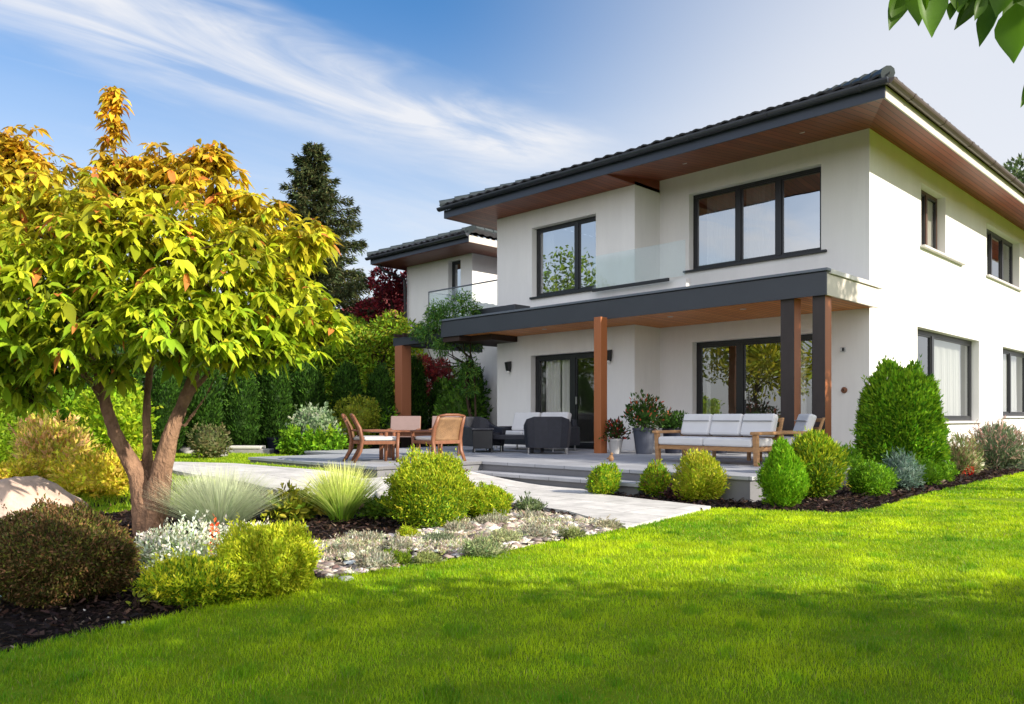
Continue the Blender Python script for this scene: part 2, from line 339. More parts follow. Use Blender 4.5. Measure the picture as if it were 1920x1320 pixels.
def raw_mesh(name, V, faces_by_size, tint=None):
    """fast mesh from numpy: V (n,3); faces_by_size list of (m,k) index arrays"""
    me = bpy.data.meshes.new(name); me.vertices.add(len(V)); me.vertices.foreach_set('co', np.asarray(V, np.float32).ravel())
    loops = np.concatenate([f.ravel() for f in faces_by_size]).astype(np.int32)
    cnt = np.concatenate([np.full(len(f), f.shape[1], np.int32) for f in faces_by_size])
    st = np.concatenate([[0], np.cumsum(cnt)[:-1]]).astype(np.int32)
    me.loops.add(len(loops)); me.loops.foreach_set('vertex_index', loops)
    me.polygons.add(len(cnt)); me.polygons.foreach_set('loop_start', st); me.polygons.foreach_set('loop_total', cnt)
    me.update(calc_edges=True)
    if tint is not None:
        a = me.color_attributes.new('tint', 'FLOAT_COLOR', 'POINT')
        a.data.foreach_set('color', np.concatenate([tint, np.ones((len(tint), 1))], 1).astype(np.float32).ravel())
    return me
def unit(a): return a/np.maximum(np.linalg.norm(a, axis=-1, keepdims=True), 1e-9)
KITE = (np.array([[0, 0, 0], [-.5, .45, .06], [0, 1, 0], [.5, .45, .06]]), [np.array([[0, 3, 2, 1]])])
LEAF = (np.array([[0,0,0],[0,.33,-.05],[0,.66,-.04],[0,1,-.0],[-.40,.30,.05],[-.44,.62,.05],[.40,.30,.05],[.44,.62,.05]]),
        [np.array([[0,1,4],[0,6,1],[2,3,5],[2,7,3]]), np.array([[1,2,5,4],[1,6,7,2]])])
def leaves(pos, d, nrm, ln, wd, col, tmpl=KITE, droop=0.):
    """arrays of leaves -> vertices, faces, tints"""
    T, F = tmpl; K = len(T); n = len(pos); d = unit(d); side = unit(np.cross(d, nrm)); nr = np.cross(side, d)
    u, v, w = T[:, 0], T[:, 1], T[:, 2]
    V = pos[:, None]+side[:, None]*(u[None, :, None]*wd[:, None, None])+d[:, None]*(v[None, :, None]*ln[:, None, None])+nr[:, None]*(w[None, :, None]*ln[:, None, None])
    if droop: V[..., 2] -= droop*ln[:, None]*(v[None, :]**2)
    faces = [(f[None]+np.arange(n)[:, None, None]*K).reshape(-1, f.shape[1]) for f in F]
    return V.reshape(-1, 3), faces, np.repeat(col, K, axis=0)
def merge(parts):
    off = 0; Vs = []; Ts = []; fd = {}
    for V, F, T in parts:
        Vs.append(V); Ts.append(T)
        for f in F: fd.setdefault(f.shape[1], []).append(f+off)
        off += len(V)
    return np.concatenate(Vs), [np.concatenate(v) for v in fd.values()], np.concatenate(Ts)
def palette(n, cols, jit=.18, rng=RNG):
    c = np.array(cols)[rng.integers(0, len(cols), n)]
    return np.clip(c*(1+rng.normal(0, jit, (n, 1)))*(1+rng.normal(0, .06, (n, 3))), 0.002, 1)
def lumps(d, k, amp, sharp, rng):
    c = unit(rng.normal(size=(k, 3))); a = rng.uniform(-.6, 1, k)*amp
    return 1+(np.exp(-(1-d@c.T)*sharp)*a).sum(1)
def ball(n_lat, n_lon):
    V = []; F = []
    for i in range(n_lat+1):
        t = math.pi*i/n_lat
        for j in range(n_lon): p = 2*math.pi*j/n_lon; V.append((math.sin(t)*math.cos(p), math.sin(t)*math.sin(p), math.cos(t)))
    for i in range(n_lat):
        for j in range(n_lon): F.append((i*n_lon+j, (i+1)*n_lon+j, (i+1)*n_lon+(j+1) % n_lon, i*n_lon+(j+1) % n_lon))
    return np.array(V), np.array(F)
def bush_mesh(name, rx, ry, h, n, ln, wd, cols, up=.5, out=.7, rnd=.55, shape='round', lump=.16, seed=1, core=.76, shoots=None, tips=None, tipw=.3, tmpl=KITE, nl=26, sharp=9, shag=.10, tuft=.17, ntuft=150):
    """a shrub standing on z=0: leaves thick on a lumpy shell, some inside, over a leafy core"""
    rng = np.random.default_rng(seed); d = unit(rng.normal(size=(int(n*1.25), 3))); st = rng.bit_generator.state
    rs = np.random.default_rng(seed+99)
    C = unit(rs.normal(size=(nl, 3))); A = rs.uniform(-.7, 1, nl)*lump
    def prof(dd):
        rr = 1+(np.exp(-(1-dd@C.T)*sharp)*A).sum(1)+(np.exp(-(1-dd@C2.T)*110)*A2).sum(1)-.03
        z = dd[:, 2]
        if shape == 'cone': w = np.clip(1-.55*np.clip(z, 0, 1), .1, 1)
        elif shape == 'column': w = np.clip(1.05-.22*np.clip(z, -1, 1), .1, 1.2)*1.08
        elif shape == 'dome': w = np.clip(1.0-.12*z, .1, 1.2)
        elif shape == 'flat': w = 1+.15*(1-np.abs(z))
        else: w = 1+0*z
        return rr, w
    C2 = unit(rs.normal(size=(ntuft, 3))); A2 = rs.uniform(-.2, 1, ntuft)*tuft
    hz = h*.52*.94; rx *= .90; ry *= .90
    def place(dd, rad):
        rr, w = prof(dd); p = dd*(rad*rr)[:, None]
        if shape == 'column': p[:, :2] *= (1/np.maximum(.35, np.sqrt(1-np.clip(dd[:, 2], -.93, .93)**2)))[:, None]**.40
        if shape == 'dome': p = p*(1/np.maximum(.25, (np.abs(dd[:, 0])**3+np.abs(dd[:, 1])**3+np.abs(dd[:, 2])**3)**(1/3)))[:, None]**.38
        return np.stack([p[:, 0]*rx*w, p[:, 1]*ry*w, hz*.98+p[:, 2]*hz], 1)
    rad = 1-np.abs(rng.normal(0, shag, len(d))); rad += (rng.random(len(d)) < .12)*rng.uniform(0, .10, len(d))
    P = place(d, rad); keep = P[:, 2] > .015*h; P, d2 = P[keep][:n], d[keep][:n]
    outv = unit(d2*np.array([1/rx, 1/ry, 1/hz])*np.array([rx, ry, rx]))
    dr = unit(outv*out+np.array([0, 0, up])+rng.normal(0, rnd, P.shape))
    nr = unit(outv+rng.normal(0, .5, P.shape))
    m = len(P); col = palette(m, cols, .2, rng)
    if tips is not None:
        k = (rng.random(m) < tipw*np.clip(.3+P[:, 2]/h, 0, 1)*1.2); col[k] = palette(k.sum(), tips, .15, rng)
    parts = [leaves(P, dr, nr, ln*rng.uniform(.6, 1.35, m), wd*rng.uniform(.7, 1.3, m), col, tmpl)]
    ns = int(26*(rx+ry)/.6) if shoots is None else shoots
    if ns and core:     # stray shoots that break the outline
        ds = unit(rng.normal(size=(ns, 3))+np.array([0, 0, .35])); B = place(ds, np.full(ns, .92)); L_ = rng.uniform(.08, .30, ns)*(rx+ry)*.5+ln; dd = unit(ds+np.array([0, 0, up*.8])+rng.normal(0, .35, (ns, 3)))
        kk_ = 11; tt = np.tile(np.linspace(.1, 1, kk_), ns); I = np.repeat(np.arange(ns), kk_); ok = B[I][:, 2] > .1*h
        PP = (B[I]+dd[I]*(L_[I]*tt)[:, None]+rng.normal(0, ln*.12, (ns*kk_, 3)))[ok]; q_ = ok.sum(); cs = palette(ns, (tips or cols), .15, rng)[I][ok]
        parts.append(leaves(PP, unit(dd[I][ok]*.7+rng.normal(0, .5, (q_, 3))), unit(rng.normal(size=(q_, 3))), ln*rng.uniform(.6, 1.1, q_), wd*rng.uniform(.7, 1.1, q_), cs, tmpl))
    if core:
        bv, bf = ball(14, 20); V = place(unit(bv), np.full(len(bv), core)); V[:, 2] = np.maximum(V[:, 2], .0)
        parts.append((V, [bf], palette(len(V), cols, .1, rng)*.9))
    return raw_mesh(name, *merge(parts))
M_FOL = foliage('leaves', .35, gain=.82)
M_FOLT = foliage('tree_leaves', .42, .45)
M_NEED = foliage('needles', .30, .6, .85)
M_BLADE = foliage('grass_blades', .45, .45)
def stems_mesh(h, n=7, r=.012, spread=.4, seed=0):
    rg = random.Random(seed); b = MB()
    for k in range(n):
        a = rg.uniform(0, 6.28); s = rg.uniform(.2, 1)*spread
        b.tube([(0, 0, -.02), (s*.4*math.cos(a), s*.4*math.sin(a), h*.35), (s*math.cos(a), s*math.sin(a), h*.75)], [r, r*.8, r*.4], 6)
    return b.mesh('stem')
def shrub(name, label, cat, pos, rx, h, cols, n=2500, ln=.045, wd=.02, group=None, ry=None, rz=0, mat_=None, **kw):
    t = thing(name, label, cat, pos, rz, group)
    link('foliage', bush_mesh('foliage', rx, ry or rx, h, n, ln, wd, cols, **kw), mat_ or M_FOL, t)
    link('stem', stems_mesh(h, 6, max(.006, .02*h), rx*.6, int(rx*1000)), M_BARKD, t)
    return t
def shrub_px(name, label, cat, px, py, w, h, cols, **kw):
    """stands where the photograph shows its foot: foot pixel, width and height in photograph pixels"""
    p, f = ground_at(px, py); k = f/FPX
    return shrub(name, label, cat, p, w/2*k, h*k, cols, **kw)

# ================================================================== SETTING
# one ground sheet out to the horizon
def ground():
    xs = np.concatenate([[-900, -300, -100, -50], np.arange(-30, 10.1, .5), [20, 50, 100, 300, 900]])
    ys = np.concatenate([[-900, -300, -100, -30], np.arange(-12, 34.1, .5), [60, 120, 300, 900]])
    X, Y = np.meshgrid(xs, ys); Z = gzv(X, Y); Z[(X < -31) | (Y < -13)] = Z[(X < -31) | (Y < -13)]
    V = np.stack([X.ravel(), Y.ravel(), Z.ravel()], 1); nx, ny = len(xs), len(ys)
    F = np.array([(j*nx+i, j*nx+i+1, (j+1)*nx+i+1, (j+1)*nx+i) for j in range(ny-1) for i in range(nx-1)])
    o = link('ground', raw_mesh('ground', V, [F]), M_SOIL); tag(o, kind='structure'); return o
ground()
EDGE_Y = [-8, .86, 1.59, 2.74, 4, 5.26, 6.8, 7.9, 8.22, 8.4, 9.07, 11.8, 17.1, 32]
EDGE_X = [-4.0, -4.02, -4.13, -4.37, -4.33, -4.36, -4.57, -4.68, -4.05, -3.5, -3.4, -3.6, -3.7, -3.7]
def edge_x(y): return np.interp(y, EDGE_Y, EDGE_X)
def lawn():
    ys = np.concatenate([np.arange(-8, 12, .2), np.arange(12, 32.1, 1)]); ts = np.array([0, .04, .1, .5, 1, 2, 4, 8, 16, 30])
    V = []; nt_ = len(ts)
    for y in ys:
        e = edge_x(y)+.02*math.sin(y*9)+.015*math.sin(y*23)
        for t in ts: V.append((e+t, y, .02 if t else -.01))
    F = np.array([(j*nt_+i, j*nt_+i+1, (j+1)*nt_+i+1, (j+1)*nt_+i) for j in range(len(ys)-1) for i in range(nt_-1)])
    o = link('lawn', raw_mesh('lawn', np.array(V), [F]), M_LAWN); tag(o, kind='structure')
lawn()
def poly_sheet(name, pts, z, m, thick=0., follow=True, step=.25):
    """a sheet over a plan polygon that follows the ground"""
    pts = [Vector(p) for p in pts]; dense = []
    for i in range(len(pts)):
        a, b = pts[i], pts[(i+1) % len(pts)]; k = max(1, int((b-a).length/step))
        dense += [a.lerp(b, j/k) for j in range(k)]
    import bmesh
    bm = bmesh.new(); vs = [bm.verts.new((p.x, p.y, (ground_z(p.x, p.y) if follow else 0)+z)) for p in dense]
    f = bm.faces.new(vs); bmesh.ops.triangulate(bm, faces=[f])
    if thick:
        r = bmesh.ops.extrude_face_region(bm, geom=bm.faces[:]); 
        for v in [g for g in r['geom'] if isinstance(g, bmesh.types.BMVert)]: v.co.z -= thick
    bmesh.ops.recalc_face_normals(bm, faces=bm.faces[:])
    me = bpy.data.meshes.new(name); bm.to_mesh(me); bm.free(); o = link(name, me, m); tag(o, kind='structure'); return o
PATH = [(-4.38, 5.85), (-5.6, 6.42), (-6.9, 6.62), (-8.1, 5.85), (-9.0, 4.95), (-11, 4.7), (-13.4, 5.0), (-14.6, 5.7), (-13.2, 6.35), (-9.5, 6.5), (-9.5, 8.56), (-7.1, 8.5), (-6.5, 8.1), (-5.5, 7.98), (-4.72, 7.88)]
poly_sheet('path', PATH, .045, M_FLAG, .09)
def inside(pts, x, y):
    pts = np.array(pts); c = np.zeros(np.shape(x), bool); j = len(pts)-1
    for i in range(len(pts)):
        xi, yi = pts[i]; xj, yj = pts[j]
        c ^= ((yi > y) != (yj > y)) & (x < (xj-xi)*(y-yi)/(yj-yi+1e-12)+xi); j = i
    return c
LAWN_L = [(-8.9, -3), (-8.6, 2.6), (-8.9, 4.3), (-9.6, 4.72), (-11.0, 4.55), (-13.5, 4.85), (-15.2, 5.8), (-14.0, 6.75), (-14.4, 8.6), (-17.6, 8.6), (-18.5, 4), (-15.2, 1.2), (-13.8, -3)]
poly_sheet('lawn', LAWN_L, .012, M_LAWN)
LAWN_S = [(-13.9, 6.74), (-9.9, 6.74), (-9.9, 6.52), (-13.2, 6.37), (-14.3, 6.1)]
poly_sheet('lawn', LAWN_S, .016, M_LAWN)
# terrace and steps
def terrace():
    b = MB()
    T = .05
    # body (risers) a little behind the tile edge, then the tile slabs
    b.box(-14.9, -4.80, 8.93, 15.0, -.1, DECK-T, 1); b.box(-15.2, -14.901, 8.93, 13.4, -.1, DECK-T, 1); b.box(-13.57, -9.63, 6.83, 8.929, -.1, DECK-T, 1)
    b.box(-14.9, -4.76, 8.9, 15.0, DECK-T+.001, DECK, 0); b.box(-15.23, -14.901, 8.9, 13.43, DECK-T+.001, DECK, 0); b.box(-13.6, -9.6, 6.8, 8.899, DECK-T+.001, DECK, 0)
    o = b.build('terrace', [M_DECK, M_RISER], bevel=.006); tag(o, kind='structure')
    s = MB(); s.box(-9.59, -6.23, 8.6, 8.928, -.1, .12, 1); s.box(-9.59, -6.2, 8.56, 8.928, .121, .17, 0)
    o = s.build('steps', [M_DECK, M_RISER], bevel=.006); tag(o, kind='structure')
terrace()

# ------------------------------------------------------------------ grass, mulch, pebbles
def visible(x, y, m=60):
    f = S2*(y-x); r = S2*(x+y); px = 960+r/np.maximum(f, .1)*FPX
    return (f > 2.55) & (px > -m) & (px < 1920+m), f
def blade_mesh(P, h, w, lean, col, rng, seg=2):
    n = len(P); a = rng.uniform(0, 2*np.pi, n); dirx = np.stack([np.cos(a), np.sin(a), 0*a], 1); side = np.stack([-np.sin(a), np.cos(a), 0*a], 1)
    V = np.zeros((n, 5, 3)); le = (h*lean)[:, None]; up = np.array([0, 0, 1.])
    V[:, 0] = P-side*w[:, None]*.5; V[:, 1] = P+side*w[:, None]*.5
    mid = P+dirx*le*.35+up*h[:, None]*.6
    V[:, 2] = mid-side*w[:, None]*.38; V[:, 3] = mid+side*w[:, None]*.38; V[:, 4] = P+dirx*le+up*h[:, None]
    i = np.arange(n)[:, None]*5
    return V.reshape(-1, 3), [i+np.array([[0, 1, 3, 2]]), i+np.array([[2, 3, 4]])], np.repeat(col, 5, axis=0)
def fbm(x, y, rng, sc):
    o = np.zeros_like(x)
    for k in range(14):
        a = rng.uniform(0, 6.28); f = sc*rng.uniform(.4, 2.6); o += np.sin((x*math.cos(a)+y*math.sin(a))*f+rng.uniform(0, 6.28))/(1+.3*k)
    return o/3
def grass():
    rng = np.random.default_rng(3); parts = []
    for (f0, f1, dens, hh, ww) in ((2.5, 4.2, 15000, .027, .0026), (4.2, 6.5, 9500, .027, .0038), (6.5, 10, 4800, .027, .0065), (10, 17, 1700, .028, .013)):
        n = int(dens*(14*14)*.9)
        if f0 < 4: xr, yr = (-4.6, 1.5), (-.8, 5.5)
        elif f0 < 5: xr, yr = (-4.8, 1.5), (-.8, 8.8)
        elif f0 < 9: xr, yr = (-4.8, 2.2), (2, 11)
        else: xr, yr = (-4.6, 0), (6, 22)
        n = int(dens*(xr[1]-xr[0])*(yr[1]-yr[0])); x = rng.uniform(*xr, n); y = rng.uniform(*yr, n)
        ok, f = visible(x, y); k = ok & (f >= f0) & (f < f1) & (x > edge_x(y)-.01+.02*np.sin(y*9)); x, y, f = x[k], y[k], f[k]
        q = fbm(x, y, np.random.default_rng(5), 1.1); q2 = fbm(x, y, np.random.default_rng(6), 6.); q3 = fbm(x, y, np.random.default_rng(8), 22.)
        h = hh*np.clip(1+.22*q2+.25*q3, .5, 1.6)*rng.uniform(.6, 1.3, len(x)); t = np.clip(.5+.42*q+.34*q2+rng.normal(0, .2, len(x)), 0, 1)[:, None]
        c = (1-t)*np.array([.075, .20, .003])+t*np.array([.39, .48, .008]); dry = rng.random(len(x)) < .035; c[dry] = np.array([.26, .23, .07]); tuft_ = fbm(x, y, np.random.default_rng(15), 9.) > .62; c[tuft_] *= np.array([.62, .78, .8]); h[tuft_] *= 1.35
        parts.append(blade_mesh(np.stack([x, y, np.full(len(x), .012)], 1), h, np.full(len(x), ww)*rng.uniform(.7, 1.3, len(x)), rng.uniform(.1, 1.0, len(x)), c, rng))
    for pol, dens in ((LAWN_L, 900), (LAWN_S, 1600)):
        pa = np.array(pol); lo, hi = pa.min(0), pa.max(0); n = int(dens*np.prod(hi-lo)); x = rng.uniform(lo[0], hi[0], n); y = rng.uniform(lo[1], hi[1], n)
        ok, f = visible(x, y); k = ok & inside(pol, x, y); x, y = x[k], y[k]; t = rng.random((len(x), 1))
        c = (1-t)*np.array([.10, .22, .008])+t*np.array([.28, .34, .015])
        parts.append(blade_mesh(np.stack([x, y, gzv(x, y)], 1), rng.uniform(.035, .07, len(x)), np.full(len(x), .013), rng.uniform(.1, 1, len(x)), c, rng))
    o = link('grass', raw_mesh('grass', *merge(parts)), M_BLADE)
    tag(o, 'short bright green mown grass of the lawns', 'grass', kind='stuff')
grass()
PEB = [(-4.42, 2.75), (-4.38, 4.0), (-4.41, 5.26), (-4.40, 5.8), (-5.1, 6.1), (-5.75, 6.25), (-5.9, 5.9), (-5.75, 5.2), (-5.7, 4.2), (-5.75, 3.4), (-5.3, 2.9)]
BEDS_X = (-9.2, -3.3)
def chips():
    rng = np.random.default_rng(11); n = 90000; x = rng.uniform(-9.6, -3.3, n); y = rng.uniform(-.5, 18, n)
    ok, f = visible(x, y); bed = (x < edge_x(y)-.01) & ~inside(PATH, x, y) & ~inside(LAWN_L, x, y) & ~((y > 8.9) & (x < -4.78)) & ~((y > 8.5) & (x < -6.2)) & ~inside(PEB, x, y)
    k = ok & bed & (rng.random(n) < np.clip(6/f, .15, 1)); x, y, f = x[k], y[k], f[k]; m = len(x)
    P = np.stack([x, y, gzv(x, y)+rng.uniform(.003, .03, m)], 1); a = rng.uniform(0, 6.28, m)
    d = np.stack([np.cos(a), np.sin(a), rng.normal(0, .35, m)], 1); nr = unit(np.stack([rng.normal(0, .5, m), rng.normal(0, .5, m), np.ones(m)], 1))
    c = palette(m, [(.030, .020, .018), (.05, .03, .024), (.018, .012, .012), (.085, .05, .036)], .3, rng)
    lt = rng.random(m) < .012; c[lt] = np.array([.35, .27, .2])
    s = np.clip(f/6, 1, 2)
    V, F, T = leaves(P, d, nr, rng.uniform(.025, .06, m)*s, rng.uniform(.008, .02, m)*s, c, (np.array([[-.5, 0, 0], [.5, .05, .1], [.45, 1, 0], [-.4, .9, .12]]), [np.array([[0, 1, 2, 3]])]))
    o = link('mulch', raw_mesh('mulch', V, F, T), M_NEED); tag(o, 'dark brown bark mulch covering the planting beds', 'mulch', kind='stuff')
chips()
def stones():
    rng = np.random.default_rng(12); n = 26000; x = rng.uniform(-6.2, -4.2, n); y = rng.uniform(2.6, 6.6, n)
    q = fbm(x, y, np.random.default_rng(2), 3.)
    k = inside(PEB, x, y) & (x < edge_x(y)-.03) & ~inside(PATH, x, y) & (rng.random(n) < np.clip(.45+.9*q, .06, 1)); x, y = x[k], y[k]; m = len(x)
    bv = np.array([[1, 0, 0], [0, 1, 0], [-1, 0, 0], [0, -1, 0], [.7, .7, .5], [-.7, .7, .5], [-.7, -.7, .5], [.7, -.7, .5], [0, 0, .9], [0, 0, -.5]])
    bf = np.array([[0, 1, 4], [1, 2, 5], [2, 3, 6], [3, 0, 7], [4, 8, 7], [5, 8, 4], [6, 8, 5], [7, 8, 6], [0, 4, 7], [1, 5, 4], [2, 6, 5], [3, 7, 6]])
    s = rng.gamma(4, .0052, m)+.008; a = rng.uniform(0, 6.28, m)
    L_ = bv[None]*np.stack([s*rng.uniform(.8, 1.5, m), s, s*rng.uniform(.45, .9, m)], 1)[:, None]*rng.uniform(.75, 1.2, (m, 10, 1))
    ca, sa = np.cos(a)[:, None], np.sin(a)[:, None]
    V = np.stack([L_[..., 0]*ca-L_[..., 1]*sa+x[:, None], L_[..., 0]*sa+L_[..., 1]*ca+y[:, None], L_[..., 2]+(.004+.012*rng.random(m))[:, None]], 2)
    F = (bf[None]+np.arange(m)[:, None, None]*10).reshape(-1, 3)
    c = palette(m, [(.60, .55, .48), (.46, .40, .35), (.34, .27, .23), (.66, .62, .57), (.20, .15, .13), (.26, .22, .2)], .15, rng)
    o = link('pebbles', raw_mesh('pebbles', V.reshape(-1, 3), [F], np.repeat(c, 10, axis=0)), foliage('stone_tint', 0., .85)); tag(o, 'pale grey and white pebbles strewn beside the lawn edge', 'pebbles', kind='stuff')
stones()

def ground_cover():
    rng = np.random.default_rng(14); n = 60000; x = rng.uniform(-6.6, -4.2, n); y = rng.uniform(2.3, 6.9, n); q = fbm(x, y, np.random.default_rng(22), 5.)
    reg = [(-4.40, 2.9), (-4.40, 4.0), (-4.44, 5.26), (-4.42, 5.8), (-5.1, 6.15), (-5.9, 6.4), (-6.3, 6.2), (-6.0, 5.3), (-5.9, 4.2), (-5.85, 3.4), (-5.4, 2.7)]
    k = inside(reg, x, y) & ~inside(PATH, x, y) & (q+rng.normal(0, .12, n) > .08); x, y = x[k], y[k]; m = len(x); P = np.stack([x, y, rng.uniform(.0, .05, m)*np.clip(.4+q[k], .2, 1.2)], 1)
    c = palette(m, [(.44, .42, .32), (.30, .32, .18), (.52, .48, .40), (.34, .27, .20), (.24, .29, .12)], .2, rng)
    V, F, T = leaves(P, unit(rng.normal(0, .6, (m, 3))+np.array([0, 0, .7])), unit(rng.normal(size=(m, 3))), rng.uniform(.018, .045, m), rng.uniform(.006, .014, m), c)
    o = link('ground_cover', raw_mesh('ground_cover', V, F, T), M_BLADE); tag(o, 'low silvery and straw coloured ground cover creeping over the pebbles', 'ground cover', kind='stuff')
ground_cover()

# ================================================================== THE HOUSE
HOUSE0 = Vector((-5.69, 15.05, 0))
house = thing('house', 'large white two storey house with brown soffits, black windows and a covered terrace', 'house', HOUSE0)
def hpart(name, b, m, parent=None, bevel=0, smooth_=False):
    """a mesh given in world coordinates hung on the house (or on one of its parts, whose origin is the house's)"""
    me = b.mesh(name); o = link(name, me, m, parent or house, (0, 0, 0), 0, bevel, smooth_)
    o.location = -HOUSE0 if parent is None else (0, 0, 0); return o
def wall_boxes(b, u0, u1, z0, z1, holes, fn, t=.32):
    """wall from u0 to u1 with rectangular openings (ua, ub, za, zb); fn(u0,u1,d0,d1) maps to a box in plan"""
    cuts = sorted({u0, u1, *[h[0] for h in holes], *[h[1] for h in holes]})
    for a, c in zip(cuts[:-1], cuts[1:]):
        hs = sorted([h for h in holes if h[0] < (a+c)/2 < h[1]], key=lambda h: h[2]); z = z0
        for h in hs:
            if h[2] > z: b.box(*fn(a, c, 0, t), z, h[2])
            z = h[3]
        if z < z1: b.box(*fn(a, c, 0, t), z, z1)
Ym, Yb, XR, XL, XB, YE = 15.05, 14.1, -5.69, -14.64, -10.32, 30.0
W_MU = (-9.55, -6.6, 4.27, 5.95); W_BU = (-13.41, -11.4, 3.99, 5.69)
D_M = (-9.47, -6.74, DECK, 2.69); D_B = (-13.45, -11.2, DECK, 2.56)
S_U1 = (17.85, 19.45, 4.66, 5.98); S_U2 = (22.7, 26.0, 4.66, 5.98); S_L1 = (17.62, 22.06, .96, 2.94); S_L2 = (24.22, 27.5, 1.08, 2.94)
b = MB()
wall_boxes(b, XB, XR, 0, 6.46, [W_MU, D_M], lambda a, c, d0, d1: (a, c, Ym+d0, Ym+d1))
wall_boxes(b, XL, XB, 0, 6.20, [W_BU, D_B], lambda a, c, d0, d1: (a, c, Yb+d0, Yb+d1))
b.box(XB-.32, XB, Yb+.32, Ym+.32, 0, 6.19)
wall_boxes(b, Ym+.32, YE, 0, 6.46, [S_U1, S_U2, S_L1, S_L2], lambda a, c, d0, d1: (XR-d1, XR-d0, a, c))
b.box(XL, XL+.32, Yb+.32, YE, 0, 6.19); b.box(XL+.32, XR-.32, YE-.32, YE, 0, 6.3)
# upstand of the balcony in the recess
b.box(XB+.001, -9.02, Yb+.0, Yb+.16, 3.2, 3.92)
hpart('wall', b, STUCCO)
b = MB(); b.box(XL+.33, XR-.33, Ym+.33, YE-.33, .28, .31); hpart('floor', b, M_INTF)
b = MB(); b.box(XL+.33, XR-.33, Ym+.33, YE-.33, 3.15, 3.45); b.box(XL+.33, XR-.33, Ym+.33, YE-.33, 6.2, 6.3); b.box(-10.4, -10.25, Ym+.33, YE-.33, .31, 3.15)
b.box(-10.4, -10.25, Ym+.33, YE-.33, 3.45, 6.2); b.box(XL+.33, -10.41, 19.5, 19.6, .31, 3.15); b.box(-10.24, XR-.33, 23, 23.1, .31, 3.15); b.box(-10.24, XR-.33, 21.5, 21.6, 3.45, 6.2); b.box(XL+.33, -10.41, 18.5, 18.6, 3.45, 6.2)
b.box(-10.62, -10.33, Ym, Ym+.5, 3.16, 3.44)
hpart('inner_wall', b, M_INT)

def curtain_mesh(w, h, folds=9, amp=.03):
    n = folds*8; v = []; f = []
    for i in range(n+1):
        x = w*i/n; y = amp*math.sin(i/8*2*math.pi)+amp*.4*math.sin(i/5.3)
        v += [(x, y*1.2, 0), (x, y, h*.5), (x, y*.7, h)]
    for i in range(n): f += [(i*3, i*3+3, i*3+4, i*3+1), (i*3+1, i*3+4, i*3+5, i*3+2)]
    me = bpy.data.meshes.new('curtain'); me.from_pydata(v, [], f); me.polygons.foreach_set('use_smooth', [True]*len(f)); me.update(); return me
M_CURT = mat('pale_curtain', (.72, .70, .66), .9, .1)
M_LINER = mat('grey_sliding_track', (.10, .10, .105), .4)
def window(name, origin, rz, w, z0, z1, splits, curtains=(), rec=.17, gl=None, sill=None, parent=None, label=None, fw=.07, handle=None, fr=None, blinds=()):
    """local x along the wall, y into the house. name: window or sliding_door"""
    par = parent or house; base = HOUSE0 if parent is None else Vector(parent.location)
    b = MB(); d0, d1 = rec, rec+.08
    b.box(0, w, d0, d1, z0, z0+fw); b.box(0, w, d0, d1, z1-fw, z1); b.box(0, fw, d0, d1, z0+fw, z1-fw); b.box(w-fw, w, d0, d1, z0+fw, z1-fw)
    for s_ in splits: b.box(s_-fw*.75, s_+fw*.75, d0-.012, d1-.012, z0+fw, z1-fw)
    o = b.build(name, fr or M_FRAME, par, Vector(origin)-base, rz, .004)
    for (a, c, bm_) in blinds: q = MB(); q.box(a, c, d1+.01, d1+.03, z0+fw, z1-fw); q.build('blind', bm_, o)
    if label: o['label'] = label
    e = [fw]+[x for s_ in splits for x in (s_-fw*.75, s_+fw*.75)]+[w-fw]
    for a, c in zip(e[0::2], e[1::2]):
        p = MB(); s2 = .035   # inner sash with its pane
        q = MB(); q.box(a, c, d0+.01, d0+.06, z0+fw, z0+fw+s2); q.box(a, c, d0+.01, d0+.06, z1-fw-s2, z1-fw); q.box(a, a+s2, d0+.01, d0+.06, z0+fw+s2, z1-fw-s2); q.box(c-s2, c, d0+.01, d0+.06, z0+fw+s2, z1-fw-s2)
        q.build('sash', M_FRAME, o, (0, 0, 0), 0, .003)
        p.add([(a+s2, d0+.035, z0+fw+s2), (c-s2, d0+.035, z0+fw+s2), (c-s2, d0+.035, z1-fw-s2), (a+s2, d0+.035, z1-fw-s2)], [(0, 1, 2, 3)])
        p.build('pane', gl or GLASS, o)
    for (a, c) in curtains:
        link('curtain', curtain_mesh(c-a, z1-z0-.04, max(3, int((c-a)*9)), .035), M_CURT, o, (a, d1+.16, z0+.02))
    if sill:
        m_, out, th, ext = sill; s = MB(); s.box(-ext, w+ext, -out, rec-.002, z0-th, z0-.002); s.build('sill', m_, o, (0, 0, 0), 0, .004)
    if handle is not None:
        h_ = MB(); zc = (z0+z1)/2; h_.box(handle-.012, handle+.012, d0-.05, d0-.013, zc-.09, zc+.09); h_.build('handle', M_METAL, o, (0, 0, 0), 0, .004)
    return o
window('window', (W_MU[0], Ym, 0), 0, W_MU[1]-W_MU[0], W_MU[2], W_MU[3], [1.10, 2.00], [(.2, 1.0), (1.15, 1.95)], gl=GLASS_UP, sill=(M_FRAME, .07, .045, .12))
window('window', (W_BU[0], Yb, 0), 0, W_BU[1]-W_BU[0], W_BU[2], W_BU[3], [1.30], [(.1, .38)], gl=GLASS_UP, sill=(M_FRAME, .06, .05, .03))
window('sliding_door', (D_M[0], Ym, 0), 0, D_M[1]-D_M[0], D_M[2], D_M[3], [1.06, 2.08], [(.10, .22), (2.14, 2.4)], fw=.09, handle=1.2)
window('sliding_door', (D_B[0], Yb, 0), 0, D_B[1]-D_B[0], D_B[2], D_B[3], [1.22], [(.14, .62), (.66, 1.14), (1.75, 2.15)], fw=.10, handle=1.35, gl=GLASS_D)
SR = R(90)
